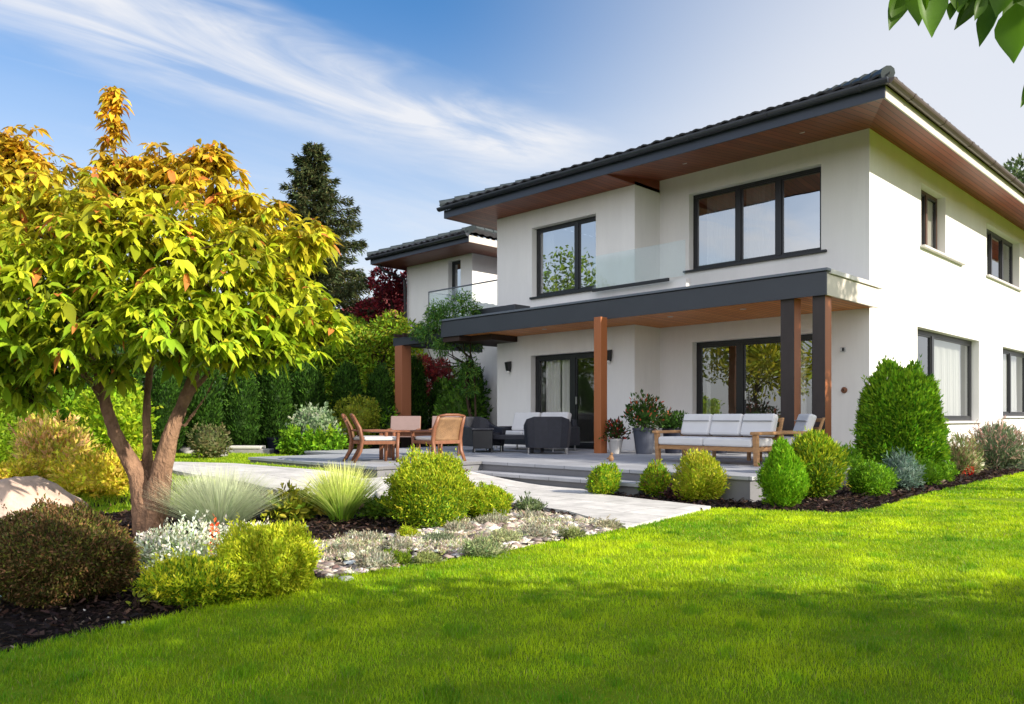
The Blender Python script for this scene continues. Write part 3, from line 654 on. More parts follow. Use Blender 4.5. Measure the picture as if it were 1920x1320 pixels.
window('window', (XR, S_U1[0], 0), SR, S_U1[1]-S_U1[0], S_U1[2], S_U1[3], [.86], [], sill=(M_SILLW, .10, .05, .06), fr=mat('brown_window_wood', (.10, .045, .028), .5, ns=8, na=.4), blinds=[(.05, .80, M_CREAM), (.92, 1.55, M_CREAM)])
b = MB(); b.box(XR+.001, XR+.10, 19.52, 20.66, 4.61, 4.658); hpart('sill', b, M_SILLW, bevel=.004)
window('window', (XR, S_U2[0], 0), SR, S_U2[1]-S_U2[0], S_U2[2], S_U2[3], [1.1, 2.2], [(.15, .9), (1.3, 1.9)], sill=(M_SILLW, .08, .05, .06))
window('window', (XR, S_L1[0], 0), SR, S_L1[1]-S_L1[0], S_L1[2], S_L1[3], [1.5], [(2.1, 4.3)], sill=(M_SILLW, .08, .05, .03), fw=.09)
window('window', (XR, S_L2[0], 0), SR, S_L2[1]-S_L2[0], S_L2[2], S_L2[3], [1.5], [(.2, 1.4), (1.7, 3.1)], sill=(M_SILLW, .08, .05, .03), fw=.09)

# eaves: fascia, gutter, raked soffit, tiled hip roof
EX0, EX1, EY0, EY1, EZ, FZ = -15.5, -4.73, 13.1, 31.2, 6.14, 6.32
b = MB()
b.add([(EX0, EY0, 6.125), (XB, EY0, 6.125), (XB, Yb, 6.125), (XL, Yb, 6.125), (EX0, Yb, 6.125)], [(0, 1, 2, 3, 4)])
b.add([(EX0, Yb, 6.125), (XL, Yb, 6.125), (XL, EY1, 6.125), (EX0, EY1, 6.125)], [(0, 1, 2, 3)])
b.add([(XB, EY0, EZ), (EX1, EY0, EZ), (XR, Ym, 6.40), (XB, Ym, 6.40)], [(0, 1, 2, 3)])
b.add([(EX1, EY0, EZ), (EX1, EY1, EZ), (XR, EY1, 6.40), (XR, Ym, 6.40)], [(0, 1, 2, 3)])
b.add([(XB, EY0, 6.125), (XB, Ym, 6.125), (XB, Ym, 6.40), (XB, EY0, 6.14)], [(0, 1, 2, 3)])
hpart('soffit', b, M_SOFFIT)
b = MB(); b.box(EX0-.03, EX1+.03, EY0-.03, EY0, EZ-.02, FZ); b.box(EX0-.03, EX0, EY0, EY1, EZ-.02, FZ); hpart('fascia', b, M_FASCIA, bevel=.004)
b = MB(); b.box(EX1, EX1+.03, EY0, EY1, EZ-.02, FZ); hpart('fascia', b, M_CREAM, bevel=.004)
def gutter_run(b, p0, p1, out, r=.085, seg=1.6):
    """half-round gutter in lengths joined by slightly wider collars"""
    p0, p1 = Vector(p0), Vector(p1); L_ = (p1-p0).length; d = (p1-p0)/L_; out = Vector(out)
    n = 9
    def ring(s, rr): return [p0+d*s+out*(r+.005)+out*(-rr*math.cos(math.pi*k/n))-Vector((0, 0, rr*math.sin(math.pi*k/n))) for k in range(n+1)]
    def run(s0, s1, rr):
        A, B = ring(s0, rr), ring(s1, rr); Ai, Bi = ring(s0, rr-.008), ring(s1, rr-.008)
        vs = A+B+Ai+Bi; m = n+1; fs = []
        for k in range(n): fs += [(k, k+1, m+k+1, m+k), (2*m+k, 3*m+k, 3*m+k+1, 2*m+k+1)]
        fs += [(0, m, 3*m, 2*m), (n, 2*m+n, 3*m+n, m+n)]
        b.add(vs, fs); b.add(A, [tuple(range(n+1))]); b.add(B, [tuple(range(n+1))[::-1]])
    run(0, L_, r); s = seg*.6
    while s < L_-.1: run(s-.03, s+.03, r+.009); s += seg
b = MB(); G = FZ+.055
gutter_run(b, (EX0-.12, EY0-.03, G), (EX1+.12, EY0-.03, G), (0, -1, 0)); hpart('gutter', b, mat('dark_zinc', (.035, .04, .055), .35, .6, ns=3, na=.3), smooth_=False)
b = MB(); gutter_run(b, (EX1+.03, EY0-.12, G), (EX1+.03, EY1, G), (1, 0, 0)); hpart('gutter', b, mat('sunlit_brown_zinc', (.10, .075, .06), .4, .5, ns=3, na=.3))  # side gutter repeats the front zinc, its sunlit brown put in the colour
def tiled_slope(b, A, B, C, D, pitch=.30, course=.36, amp=.035, seed=0):
    """pantile surface between eave A-B and upper edge D-C (D above A); rows overlap, every tile is slightly off true"""
    A, B, C, D = map(Vector, (A, B, C, D)); rg = random.Random(seed)
    up_len = ((D-A)+(C-B)).length/2; nrm = (B-A).cross(D-A).normalized()
    if nrm.z < 0: nrm = -nrm
    rows = int(up_len/course)+1
    for r_ in range(rows):
        t0, t1 = r_/rows, (r_+1)/rows
        e0, e1 = A.lerp(D, t0), B.lerp(C, t0); g0, g1 = A.lerp(D, t1), B.lerp(C, t1)
        n = max(2, int((e1-e0).length/pitch*6)); vs = []; fs = []; j = 0
        for i in range(n+1):
            s = i/n; ph = (e0.lerp(e1, s)-A).dot((B-A).normalized())/pitch*2*math.pi
            if i % 6 == 0: j = rg.uniform(-.006, .008)
            hgt = amp*(.5+.5*math.cos(ph))**1.0
            vs += [e0.lerp(e1, s)+nrm*(hgt+.050+j), g0.lerp(g1, s)+nrm*(hgt+.012+j), e0.lerp(e1, s)+nrm*(hgt+.018+j)]
        for i in range(n): fs += [(3*i, 3*i+3, 3*i+4, 3*i+1), (3*i+2, 3*i+5, 3*i+3, 3*i)]
        b.add(vs, fs)
def hip_roof(x0, x1, y0, y1, z, rise, rows_seed, parent_fn):
    half = min(x1-x0, y1-y0)/2; xm = (x0+x1)/2
    if (y1-y0) >= (x1-x0): P, Q = (xm, y0+half, z+rise), (xm, y1-half, z+rise)
    else: ym = (y0+y1)/2; P, Q = (x0+half, ym, z+rise), (x1-half, ym, z+rise)
    b = MB()
    if (y1-y0) >= (x1-x0):
        tiled_slope(b, (x0, y0, z), (x1, y0, z), P, P, seed=1); tiled_slope(b, (x1, y0, z), (x1, y1, z), Q, P, seed=2)
        tiled_slope(b, (x1, y1, z), (x0, y1, z), Q, Q, seed=3); tiled_slope(b, (x0, y1, z), (x0, y0, z), P, Q, seed=4)
        hips = [((x0, y0, z), P), ((x1, y0, z), P), ((x1, y1, z), Q), ((x0, y1, z), Q), (P, Q)]
    else:
        tiled_slope(b, (x0, y0, z), (x1, y0, z), Q, P, seed=1); tiled_slope(b, (x1, y0, z), (x1, y1, z), Q, Q, seed=2)
        tiled_slope(b, (x1, y1, z), (x0, y1, z), P, Q, seed=3); tiled_slope(b, (x0, y1, z), (x0, y0, z), P, P, seed=4)
        hips = [((x0, y0, z), P), ((x1, y0, z), Q), ((x1, y1, z), Q), ((x0, y1, z), P), (P, Q)]
    # underlay just below the tiles
    ro = parent_fn('roof', b, M_TILE)
    r_ = MB()
    for A, B in hips:
        A, B = Vector(A), Vector(B); L_ = (B-A).length; k = max(2, int(L_/.4))
        for i in range(k):
            p, q = A.lerp(B, i/k), A.lerp(B, (i+1.12)/k); off = Vector((0, 0, .07))
            r_.tube([p+off, q+off-Vector((0, 0, .02))], [.115, .095], 10)
    parent_fn('ridge_cap', r_, mat('ridge_tile', (.045, .06, .065), .5, ns=4, na=.4), ro)
hip_roof(EX0-.10, EX1+.10, EY0-.10, EY1+.1, FZ+.075, 2.05, 1, hpart)
# small vent cap on the tiles
b = MB(); b.lathe([(.09, 0), (.09, .14), (.16, .15), (.13, .22), (.0, .25)], 14, M=Matrix.Translation((-8.6, 14.6, 6.85)))
hpart('roof_vent', b, M_TILE)
# downlights in the soffits
DL = MB()
def downlight(x, y, z):
    b = MB(); b.lathe([(.055, 0), (.06, .006), (.045, .008)], 16, M=Matrix.Translation((x, y, z-.009))); hpart('downlight', b, mat('satin_lamp_ring', (.6, .58, .55), .3))

# ------------------------------------------------------------------ terrace canopy (part of the house)
CX0, CX1, CY0 = -15.3, -5.52, 12.78
b = MB(); b.box(CX0+.04, CX1-.04, CY0+.04, Yb-.002, 3.10, 3.44); b.box(XB+.002, CX1-.04, Yb-.001, Ym-.002, 3.10, 3.44); hpart('canopy_slab', b, M_CANOPY)
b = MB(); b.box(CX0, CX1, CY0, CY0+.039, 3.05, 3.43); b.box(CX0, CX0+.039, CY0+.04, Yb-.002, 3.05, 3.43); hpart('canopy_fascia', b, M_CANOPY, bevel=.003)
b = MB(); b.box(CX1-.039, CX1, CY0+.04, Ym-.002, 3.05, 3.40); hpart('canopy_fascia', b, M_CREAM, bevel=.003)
b = MB(); b.box(CX0-.03, CX1+.03, CY0-.03, CY0+.12, 3.445, 3.49); b.box(CX0-.03, CX0+.12, CY0+.121, Yb-.002, 3.445, 3.49); hpart('canopy_cap', b, mat('zinc_cap', (.13, .15, .18), .4, .5, ns=3, na=.2), bevel=.004)
b = MB(); b.box(CX1-.12, CX1+.035, CY0+.121, Ym+.14, 3.41, 3.485); hpart('canopy_cap', b, M_SILLW, bevel=.006)
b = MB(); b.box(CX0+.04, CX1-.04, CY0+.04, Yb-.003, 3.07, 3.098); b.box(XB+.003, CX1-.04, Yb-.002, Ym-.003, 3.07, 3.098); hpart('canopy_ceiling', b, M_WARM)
b = MB(); b.box(CX0+.02, -14.66, CY0+.05, Yb+.6, 2.93, 3.068); b.box(-14.655, -13.9, CY0+.42, Yb-.01, 2.93, 3.068); hpart('beam', b, mat('dark_brown_beam', (.035, .018, .012), .6))
b = MB(); b.box(-15.0, -13.45, 13.55, 14.08, 3.47, 3.78); hpart('flashing', b, M_CANOPY, bevel=.01)
b = MB(); b.box(-13.44, -9.0, 13.98, 14.09, 3.46, 3.53); hpart('flashing', b, M_SILLW, bevel=.01)
for x, y in ((-9.0, 13.5), (-7.4, 13.5), (-10.6, 13.35), (-12.3, 13.35)): downlight(x, y, 3.07)
for x in (-6.5, -9.0): downlight(x, 14.0, 6.27)
b = MB(); b.box(-10.16, -9.98, 12.5, 12.71, DECK, 3.069); hpart('post', b, M_POST, bevel=.008)
for (x0, x1) in ((-6.34, -6.11), (-5.78, -5.58)):
    b = MB(); b.box(x0, x1, 12.875, 13.13, DECK, 3.069); p = hpart('post', b, M_POST, bevel=.006)
    c = MB(); c.box(x0-.004, x1+.003, 12.855, 12.874, DECK+.002, 3.068); hpart('front_panel', c, mat('dark_grey_brown_panel', (.045, .034, .032), .55, ns=6, na=.3, stretch=(1, 1, .2)), p)  # thin sheet that makes only the front face of the post darker
# balcony glass
b = MB(); b.box(-11.38, -8.95, 13.955, 13.967, 3.95, 4.68); g = hpart('balcony_glass', b, RAILGLASS)
b = MB(); b.box(-11.38, -9.35, 13.93, 13.99, 3.88, 3.949); hpart('clamp_rail', b, M_FRAME, g, bevel=.004)
# wall fittings on the front
def wall_lamp(x, y, z, label):
    t = thing('wall_lamp', label, 'wall lamp', (x, y, z), group='black lamps on the terrace wall')
    b = MB(); b.box(-.04, .04, -.025, 0, -.07, .07); b.build('back_plate', M_FRAME, t, bevel=.005)
    b = MB(); b.add([(-.065, -.15, .10), (.065, -.15, .10), (.075, -.03, .13), (-.075, -.03, .13), (-.045, -.12, -.11), (.045, -.12, -.11), (.05, -.03, -.14), (-.05, -.03, -.14)],
                    [(0, 1, 2, 3), (7, 6, 5, 4), (0, 4, 5, 1), (1, 5, 6, 2), (2, 6, 7, 3), (3, 7, 4, 0)]); b.build('lamp_shade', M_FRAME, t, bevel=.01)
    b = MB(); b.lathe([(.0, -.19), (.03, -.17), (.035, -.13), (.02, -.10)], 12, M=Matrix.Translation((0, -.075, 0))); b.build('bulb', mat('lamp_glass', (.75, .75, .72), .15), t, smooth_=True)
wall_lamp(-14.16, Yb, 2.33, 'black wall lamp on the narrow white pier at the far end of the house front')
wall_lamp(-10.98, Yb, 2.43, 'black wall lamp just behind the orange wooden post')
t = thing('outdoor_socket', 'small grey weatherproof socket on the white wall near the corner', 'socket', (-6.17, Ym, 2.33))
b = MB(); b.box(-.05, .05, -.03, 0, -.045, .045); b.build('housing', M_METAL, t, bevel=.008); b = MB(); b.box(-.012, .03, -.055, -.031, -.03, .03); b.build('flap', M_FRAME, t, bevel=.004)
t = thing('wall_ornament', 'small round brown ornament low on the white wall near the corner', 'ornament', (-6.15, Ym, 1.56))
b = MB(); b.lathe([(.0, 0), (.055, .0), (.06, .02), (.03, .045), (.0, .05)], 14, M=Matrix.Rotation(R(90), 4, 'X')); o = b.build('disc', M_TEAKD, t, smooth_=True)
b = MB(); b.lathe([(.0, .05), (.018, .05), (.012, .07), (0, .072)], 10, M=Matrix.Rotation(R(90), 4, 'X')); b.build('knob', M_BARKD, t, smooth_=True)

# ------------------------------------------------------------------ second house wing behind
WX0, WX1, WY = -22.2, -18.8, 17.0
wing = thing('house', 'smaller white house with a dark tiled roof and glass balcony seen behind the big one', 'house', (WX1, WY, 0))
def wpart(name, b, m, parent=None, bevel=0, smooth_=False):
    o = link(name, b.mesh(name), m, parent or wing, (0, 0, 0), 0, bevel, smooth_); o.location = -Vector(wing.location) if parent is None else (0, 0, 0); return o
b = MB(); wall_boxes(b, WX0, WX1, 0, 6.5, [(-19.98, -19.36, 4.1, 6.2)], lambda a, c, d0, d1: (a, c, WY+d0, WY+d1)); b.box(WX1-.3, WX1, WY+.321, 24, 0, 6.5); b.box(WX0, WX0+.3, WY+.321, 24, 0, 6.5); b.box(WX0, WX1, 24, 24.3, 0, 6.5)
wpart('wall', b, STUCCO)
window('window', (-19.98, WY, 0), 0, .62, 4.1, 6.2, [], [(.3, .55)], parent=wing, gl=GLASS_UP)
wx0, wx1, wy0, wy1 = -22.75, -17.75, 15.9, 25.2
b = MB(); b.box(wx0, wx1, wy0, wy1, 6.30, 6.36); wpart('soffit', b, mat('red_brown_soffit', (.17, .06, .04), .5, ns=4, na=.3))
b = MB(); b.box(wx0-.03, wx1+.03, wy0-.03, wy0-.001, 6.32, 6.52); wpart('fascia', b, M_FASCIA); b = MB(); b.box(wx1+.001, wx1+.03, wy0, wy1, 6.32, 6.52); wpart('fascia', b, M_CREAM)
b = MB(); gutter_run(b, (wx0-.12, wy0-.03, 6.54), (wx1+.1, wy0-.03, 6.54), (0, -1, 0)); wpart('gutter', b, MATS['dark_zinc'])
hip_roof(wx0-.1, wx1+.1, wy0-.1, wy1, 6.56, .95, 5, wpart)
b = MB(); b.tube([(-22.6, 15.95, 6.4), (-22.45, 16.2, 6.1), (-22.15, 16.85, 5.85), (-22.12, 16.93, 3)], .05, 8); wpart('downpipe', b, M_FRAME)
b = MB(); b.box(-19.8, XL-.02, 16.0, 16.95, 3.75, 3.95); b.box(-19.75, XL-.02, 16.7, 16.95, 0, 3.749); wpart('balcony_slab', b, STUCCO)
b = MB(); b.box(-19.75, XL-.02, 16.02, 16.035, 3.98, 5.02); b.box(-19.78, -19.765, 16.04, 16.95, 3.98, 5.02); g = wpart('balcony_glass', b, RAILGLASS)
b = MB(); b.tube([(-19.78, 16.95, 5.05), (-19.78, 16.02, 5.05), (XL-.02, 16.02, 5.05)], .022, 8); b.tube([(-19.78, 16.02, 3.95), (-19.78, 16.02, 5.04)], .022, 8); wpart('handrail', b, MATS['zinc_cap'], g)

# far neighbour with a red roof
nb = thing('house', 'distant neighbouring house with a red tiled roof between the spruce and the wing', 'house', (*plan(750, 36), 0))
nb.rotation_euler = (0, 0, R(18))
b = MB(); b.box(-4.4, 4.4, 0, 6, 0, 5.6); b.build('wall', STUCCO, nb)
b = MB(); b.hexa([(-5, -.6, 5.6), (5, -.6, 5.6), (5, 6.6, 5.6), (-5, 6.6, 5.6), (-1.5, 2.9, 7.7), (1.5, 2.9, 7.7), (1.5, 3.1, 7.7), (-1.5, 3.1, 7.7)]); b.build('roof', mat('red_tile', (.30, .06, .045), .7, ns=6, na=.4), nb)
b = MB(); b.box(-1.0, .2, -.03, -.001, 3.2, 4.6); f_ = b.build('window', M_FRAME, nb); b = MB(); b.box(-.92, .12, -.035, -.031, 3.28, 4.52); b.build('pane', GLASS, f_)

# ------------------------------------------------------------------ pergola with climber
pg = thing('pergola', 'wooden pergola corner with dark beam beside the terrace canopy', 'pergola', (-17.4, 13.2, DECK))
b = MB(); b.box(-.20, .12, -.14, .18, -.18, 2.68); b.build('post', planks('brown_post_wood', (.26, .09, .045), (.40, .15, .07), 5., axis=2), pg, bevel=.008)
b = MB(); b.box(-.3, 2.06, -.12, .08, 2.68, 2.90); b.box(-.25, -.05, .081, 3.0, 2.68, 2.88)
b.build('beam', M_CANOPY, pg, bevel=.006)
b = MB()
for k in range(6): b.box(-.1+.38*k, -.03+.38*k, -.25, 2.9, 2.905, 2.99)
b.build('rafter', mat('dark_brown_beam', (.03, .02, .015), .6), pg)

print('structure ok')
# ================================================================== FURNITURE
def dining_chair(name, label, group):
    """faces -y; seat .38 high, back .74"""
    t = thing(name, label, 'chair', (0, 0, 0), 0, group)
    for s in (-1, 1):
        b = MB(); b.tube([(s*.25, -.25, 0), (s*.245, -.25, .2), (s*.25, -.26, .48)], [.021, .024, .026], 8); b.build('leg', M_TEAKD, t, smooth_=True)
        b = MB(); b.tube([(s*.24, .36, 0), (s*.235, .27, .18), (s*.235, .245, .36), (s*.235, .28, .55), (s*.22, .37, .745)], [.02, .024, .027, .025, .02], 8, flat=1.3); b.build('leg', M_TEAKD, t, smooth_=True)
        b = MB(); b.tube([(s*.25, -.30, .495), (s*.265, -.12, .505), (s*.26, .12, .50), (s*.235, .27, .51)], [.026, .028, .026, .02], 8, flat=.6); b.build('armrest', M_TEAKD, t, smooth_=True)
    b = MB(); b.box(-.23, .23, -.27, -.235, .29, .345); b.box(-.23, .23, .235, .27, .29, .345); b.box(-.25, -.215, -.234, .234, .29, .345); b.box(.215, .25, -.234, .234, .29, .345); b.build('seat_frame', M_TEAKD, t, bevel=.006)
    b = MB(); n = 8; V = []; F = []
    for i in range(n+1):
        z = .33+.40*i/n; y = .235+.06*(i/n)**2*1.9-.012
        for j in range(7): x = -.205+.41*j/6; V.append((x, y+.02-.05*(x/.2)**2*.3, z)); 
    for i in range(n):
        for j in range(6): F.append((i*7+j, i*7+j+1, (i+1)*7+j+1, (i+1)*7+j))
    b.add(V, F); o = b.build('backrest', M_WICK, t, smooth_=True); md = o.modifiers.new('thick', 'SOLIDIFY'); md.thickness = .022
    b = MB(); b.tube([(-.22, .37, .745), (-.1, .385, .765), (.1, .385, .765), (.22, .37, .745)], [.02, .022, .022, .02], 8); b.build('top_rail', M_TEAKD, t, smooth_=True)
    b = MB(); b.box(-.21, .21, -.27, .22, .348, .41); b.build('cushion', M_CUSH, t, bevel=.025)
    return t
def faces(o, x, y, dx, dy, z=DECK):
    o.location = (x, y, z); o.rotation_euler = (0, 0, math.atan2(dy, dx)+math.pi/2)
c1 = dining_chair('armchair', 'wicker armchair with white seat cushion, left of the low table', 'wicker dining armchairs'); faces(c1, -10.72, 7.62, .50, .87)
c2 = copy_tree(c1); c2['label'] = 'wicker armchair turned away, its cane back catching the sun, right of the low table'; faces(c2, -10.22, 8.45, -.99, .07)
c3 = copy_tree(c1); c3['label'] = 'wicker armchair mostly hidden behind the left dining armchair'; faces(c3, -11.12, 7.72, .60, .80)
for c_ in (c1, c2, c3): c_.scale = (1.16, 1.12, 1.0)
def sling_chair(label):
    t = thing('sling_chair', label, 'chair', (0, 0, 0), 0, 'sling chairs behind the dining table')
    for s in (-1, 1):
        b = MB(); b.tube([(s*.27, -.24, 0), (s*.27, -.25, .50), (s*.27, .22, .50)], .018, 8); b.build('leg', M_TEAKD, t)
        b = MB(); b.tube([(s*.27, .24, 0), (s*.27, .22, .38), (s*.27, .33, .74)], .018, 8); b.build('leg', M_TEAKD, t)
    b = MB(); b.hexa([(-.28, .20, .42), (.28, .20, .42), (.28, .235, .42), (-.28, .235, .42), (-.28, .31, .75), (.28, .31, .75), (.28, .345, .75), (-.28, .345, .75)]); b.build('backrest', M_SLING, t, bevel=.01)
    b = MB(); b.box(-.25, .25, -.25, .2, .36, .39); b.build('seat', M_SLING, t, bevel=.008)
    return t
s1 = sling_chair('mauve sling chair behind the low dining table, nearer the left armchair'); faces(s1, -11.85, 9.0, .72, -.70)
s2 = copy_tree(s1); s2['label'] = 'mauve sling chair behind the low dining table, in front of the pergola post'; faces(s2, -11.55, 9.75, .70, -.72)
t = thing('dining_table', 'low reddish wooden table between the wicker armchairs', 'table', (-11.05, 8.55, DECK), R(40))
b = MB()
for k in range(6): b.box(-.5, .5, -.36+.12*k, -.25+.12*k, .47, .50)
b.box(-.52, -.501, -.37, .37, .465, .502); b.box(.501, .52, -.37, .37, .465, .502); b.build('tabletop', M_TEAKD, t, bevel=.004)
b = MB(); b.box(-.46, .46, -.30, -.27, .40, .468); b.box(-.46, .46, .27, .30, .40, .468); b.build('apron', M_TEAKD, t)
for sx in (-1, 1):
    for sy in (-1, 1): b = MB(); b.box(sx*.45-.03, sx*.45+.03, sy*.31-.03, sy*.31+.03, 0, .467); b.build('leg', M_TEAKD, t, bevel=.006)
def wicker_armchair(label, w=.80, high=.74):
    """charcoal tub chair, faces -y"""
    t = thing('wicker_armchair', label, 'armchair', (0, 0, 0), 0, 'charcoal wicker lounge set'); h = w/2
    n = 10; b = MB()
    # shell: a swept wall that is high at the back and falls to the arms
    path = [(-h, -.38), (-h, -.1), (-h, .18), (-h+.06, .33), (-h+.2, .40), (0, .42), (h-.2, .40), (h-.06, .33), (h, .18), (h, -.1), (h, -.38)]
    tops = [.50, .52, .58, .69, high, high, high, .69, .58, .52, .50]
    V = []; F = []; m = len(path)
    for (x, y), z in zip(path, tops):
        L_ = math.hypot(x, y); ix, iy = x*(1-.09/abs(h) if abs(x) > .01 else 1), y-.09*(1 if y > .3 else 0)
        lean = 1.06 if y > .25 else 1.03
        V += [(x*.94, y*.94, .12), (x*lean, y*lean, z), (ix*lean, iy*lean, z), (ix*.94, iy*.94, .12)]
    for i in range(m-1):
        for k in range(4): F.append((i*4+k, i*4+(k+1) % 4, (i+1)*4+(k+1) % 4, (i+1)*4+k))
    F += [(0, 1, 2, 3)[::-1], tuple((m-1)*4+k for k in range(4))]
    b.add(V, F); b.build('shell', M_DWICK, t, bevel=.012)
    b = MB(); b.box(-h+.10, h-.10, -.36, .30, .13, .30); b.build('seat', M_DWICK, t, bevel=.01)
    b = MB(); b.box(-h+.11, h-.11, -.36, .22, .303, .41); b.build('cushion', M_CUSH if 'white' in label else M_DWICK, t, bevel=.03)
    for sx in (-1, 1):
        for sy in (-.33, .33): b = MB(); b.tube([(sx*(h-.08), sy, 0), (sx*(h-.08), sy, .125)], .016, 8); b.build('leg', M_METAL, t)
    return t
w1 = wicker_armchair('charcoal wicker armchair at the left end of the lounge set'); faces(w1, -12.45, 11.5, .80, -.2)
w2 = wicker_armchair('charcoal wicker armchair with its rounded back to the garden, by the orange post', .92); faces(w2, -10.75, 11.75, -.70, .72)
t = thing('wicker_sofa', 'charcoal wicker sofa with two white back cushions against the glass door', 'sofa', (-12.2, 12.9, DECK), R(-4))
b = MB(); b.box(-.95, .95, -.38, .30, .12, .30); b.build('seat', M_DWICK, t, bevel=.01)
b = MB(); b.box(-.95, .95, .301, .40, .12, .68); b.build('backrest', M_DWICK, t, bevel=.02)
for s in (-1, 1):
    b = MB(); b.box(s*1.0-.048, s*1.0+.048, -.40, .40, .12, .52); b.build('armrest', M_DWICK, t, bevel=.02)
    b = MB(); b.box(s*.47-.45, s*.47+.45, -.37, .27, .302, .42); b.build('cushion', M_CUSH, t, bevel=.03)
    b = MB(); b.cbox((s*.46, .20, .62), (.86, .15, .44), (R(-16), 0, 0)); b.build('back_cushion', M_CUSH, t, bevel=.045)
    for y in (-.33, .33): b = MB(); b.tube([(s*.95, y, 0), (s*.95, y, .12)], .018, 8); b.build('leg', M_METAL, t)
t = thing('coffee_table', 'low charcoal wicker coffee table in the middle of the lounge set', 'table', (-11.62, 11.75, DECK), R(20))
b = MB(); b.box(-.52, .52, -.32, .32, .27, .36); b.build('tabletop', M_DWICK, t, bevel=.01)
for sx in (-1, 1):
    for sy in (-1, 1): b = MB(); b.box(sx*.47-.03, sx*.47+.03, sy*.27-.03, sy*.27+.03, 0, .269); b.build('leg', M_DWICK, t, bevel=.004)
t = thing('side_table', 'small black cube side table beside the left wicker armchair', 'side table', (-12.05, 11.2, DECK), R(45))
b = MB(); b.box(-.22, .22, -.2, .2, .46, .50); b.build('tabletop', M_DWICK, t, bevel=.01)
b = MB(); b.box(-.20, .20, -.18, .18, .08, .459); b.build('body', M_FRAME, t, bevel=.01)
for sx in (-1, 1):
    for sy in (-1, 1): b = MB(); b.box(sx*.19-.02, sx*.19+.02, sy*.165-.02, sy*.165+.02, 0, .079); b.build('leg', M_FRAME, t)
# teak sofa and armchair
def teak_seat(name, label, cat, w, nback):
    """faces -y"""
    t = thing(name, label, cat, (0, 0, 0)); h = w/2
    for s in (-1, 1):
        b = MB(); b.hexa([(s*h-.035, -.36, 0), (s*h+.035, -.36, 0), (s*h+.035, -.29, 0), (s*h-.035, -.29, 0), (s*h-.035, -.40, .46), (s*h+.035, -.40, .46), (s*h+.035, -.32, .46), (s*h-.035, -.32, .46)]); b.build('leg', M_TEAK, t, bevel=.008)
        b = MB(); b.hexa([(s*h-.035, .36, 0), (s*h+.035, .36, 0), (s*h+.035, .43, 0), (s*h-.035, .43, 0), (s*h-.035, .30, .46), (s*h+.035, .30, .46), (s*h+.035, .37, .46), (s*h-.035, .37, .46)]); b.build('leg', M_TEAK, t, bevel=.008)
        b = MB(); b.hexa([(s*h-.05, -.44, .461), (s*h+.05, -.44, .461), (s*h+.05, .40, .461), (s*h-.05, .40, .461), (s*h-.05, -.44, .51), (s*h+.05, -.44, .51), (s*h+.05, .40, .51), (s*h-.05, .40, .51)]); b.build('armrest', M_TEAK, t, bevel=.015)
    b = MB(); b.box(-h+.037, h-.037, -.36, -.32, .21, .28); b.box(-h+.037, h-.037, .30, .34, .21, .28); b.box(-h+.0, -h+.03, -.31, .29, .215, .27); b.box(h-.03, h, -.31, .29, .215, .27)
    for k in range(5): b.box(-h+.04, h-.04, -.28+.13*k, -.20+.13*k, .262, .279)
    b.build('seat_frame', M_TEAK, t, bevel=.006)
    b = MB()
    b.hexa([(-h+.037, .32, .281), (-h+.09, .32, .281), (-h+.09, .36, .281), (-h+.037, .36, .281), (-h+.037, .47, .72), (-h+.09, .47, .72), (-h+.09, .51, .72), (-h+.037, .51, .72)])
    b.hexa([(h-.09, .32, .281), (h-.037, .32, .281), (h-.037, .36, .281), (h-.09, .36, .281), (h-.09, .47, .72), (h-.037, .47, .72), (h-.037, .51, .72), (h-.09, .51, .72)])
    for z in (.40, .54, .68): y = .32+(z-.28)/.44*.15; b.box(-h+.091, h-.091, y+.005, y+.03, z-.03, z+.03)
    b.build('back_frame', M_TEAK, t, bevel=.006)
    ws = (w-.10)/nback
    for k in range(nback):
        xc = -h+.05+ws*(k+.5)
        b = MB(); b.cbox((xc, .28, .60), (ws-.012, .13, .36), (R(-19), 0, 0)); b.build('back_cushion', M_CUSH, t, bevel=.035)
        b = MB(); b.cbox((xc, .262, .655), (ws-.06, .125, .008), (R(-19), 0, 0)); b.build('back_cushion_seam', mat('grey_piping', (.35, .35, .36), .8), t)
    for k in range(max(1, nback-1)):
        ww = (w-.08)/max(1, nback-1); x0 = -h+.04+ww*k
        b = MB(); b.box(x0+.003, x0+ww-.003, -.40, .20, .282, .41); b.build('cushion', M_CUSH, t, bevel=.03)
    return t
ts = teak_seat('sofa', 'light teak sofa with white cushions standing on the terrace', 'sofa', 1.82, 3); ts.location = (-6.58, 11.18, DECK); ts.rotation_euler = (0, 0, R(-4))
ta = teak_seat('armchair', 'light teak armchair with white cushions behind the right end of the teak sofa', 'armchair', .72, 1); faces(ta, -5.85, 12.05, -.75, -.66)
t = thing('teak_bench', 'low slatted teak coffee table seen under the teak sofa', 'table', (-7.0, 12.35, DECK))
b = MB()
for k in range(4): b.box(-.5, .5, -.24+.125*k, -.13+.125*k, .30, .33)
b.build('tabletop', M_TEAK, t, bevel=.004)
for sx in (-1, 1):
    for sy in (-1, 1): b = MB(); b.box(sx*.44-.025, sx*.44+.025, sy*.19-.025, sy*.19+.025, 0, .299); b.build('leg', M_TEAK, t)
t = thing('pedestal_table', 'small round white pedestal table between the two dark posts', 'side table', (-6.55, 14.2, DECK))
b = MB(); b.lathe([(.0, .70), (.20, .70), (.21, .715), (.20, .73), (0, .735)], 24); b.build('tabletop', M_SILLW, t, smooth_=True)
b = MB(); b.lathe([(.14, 0), (.14, .02), (.03, .05), (.022, .4), (.03, .699)], 18); b.build('pedestal', M_SILLW, t, smooth_=True)
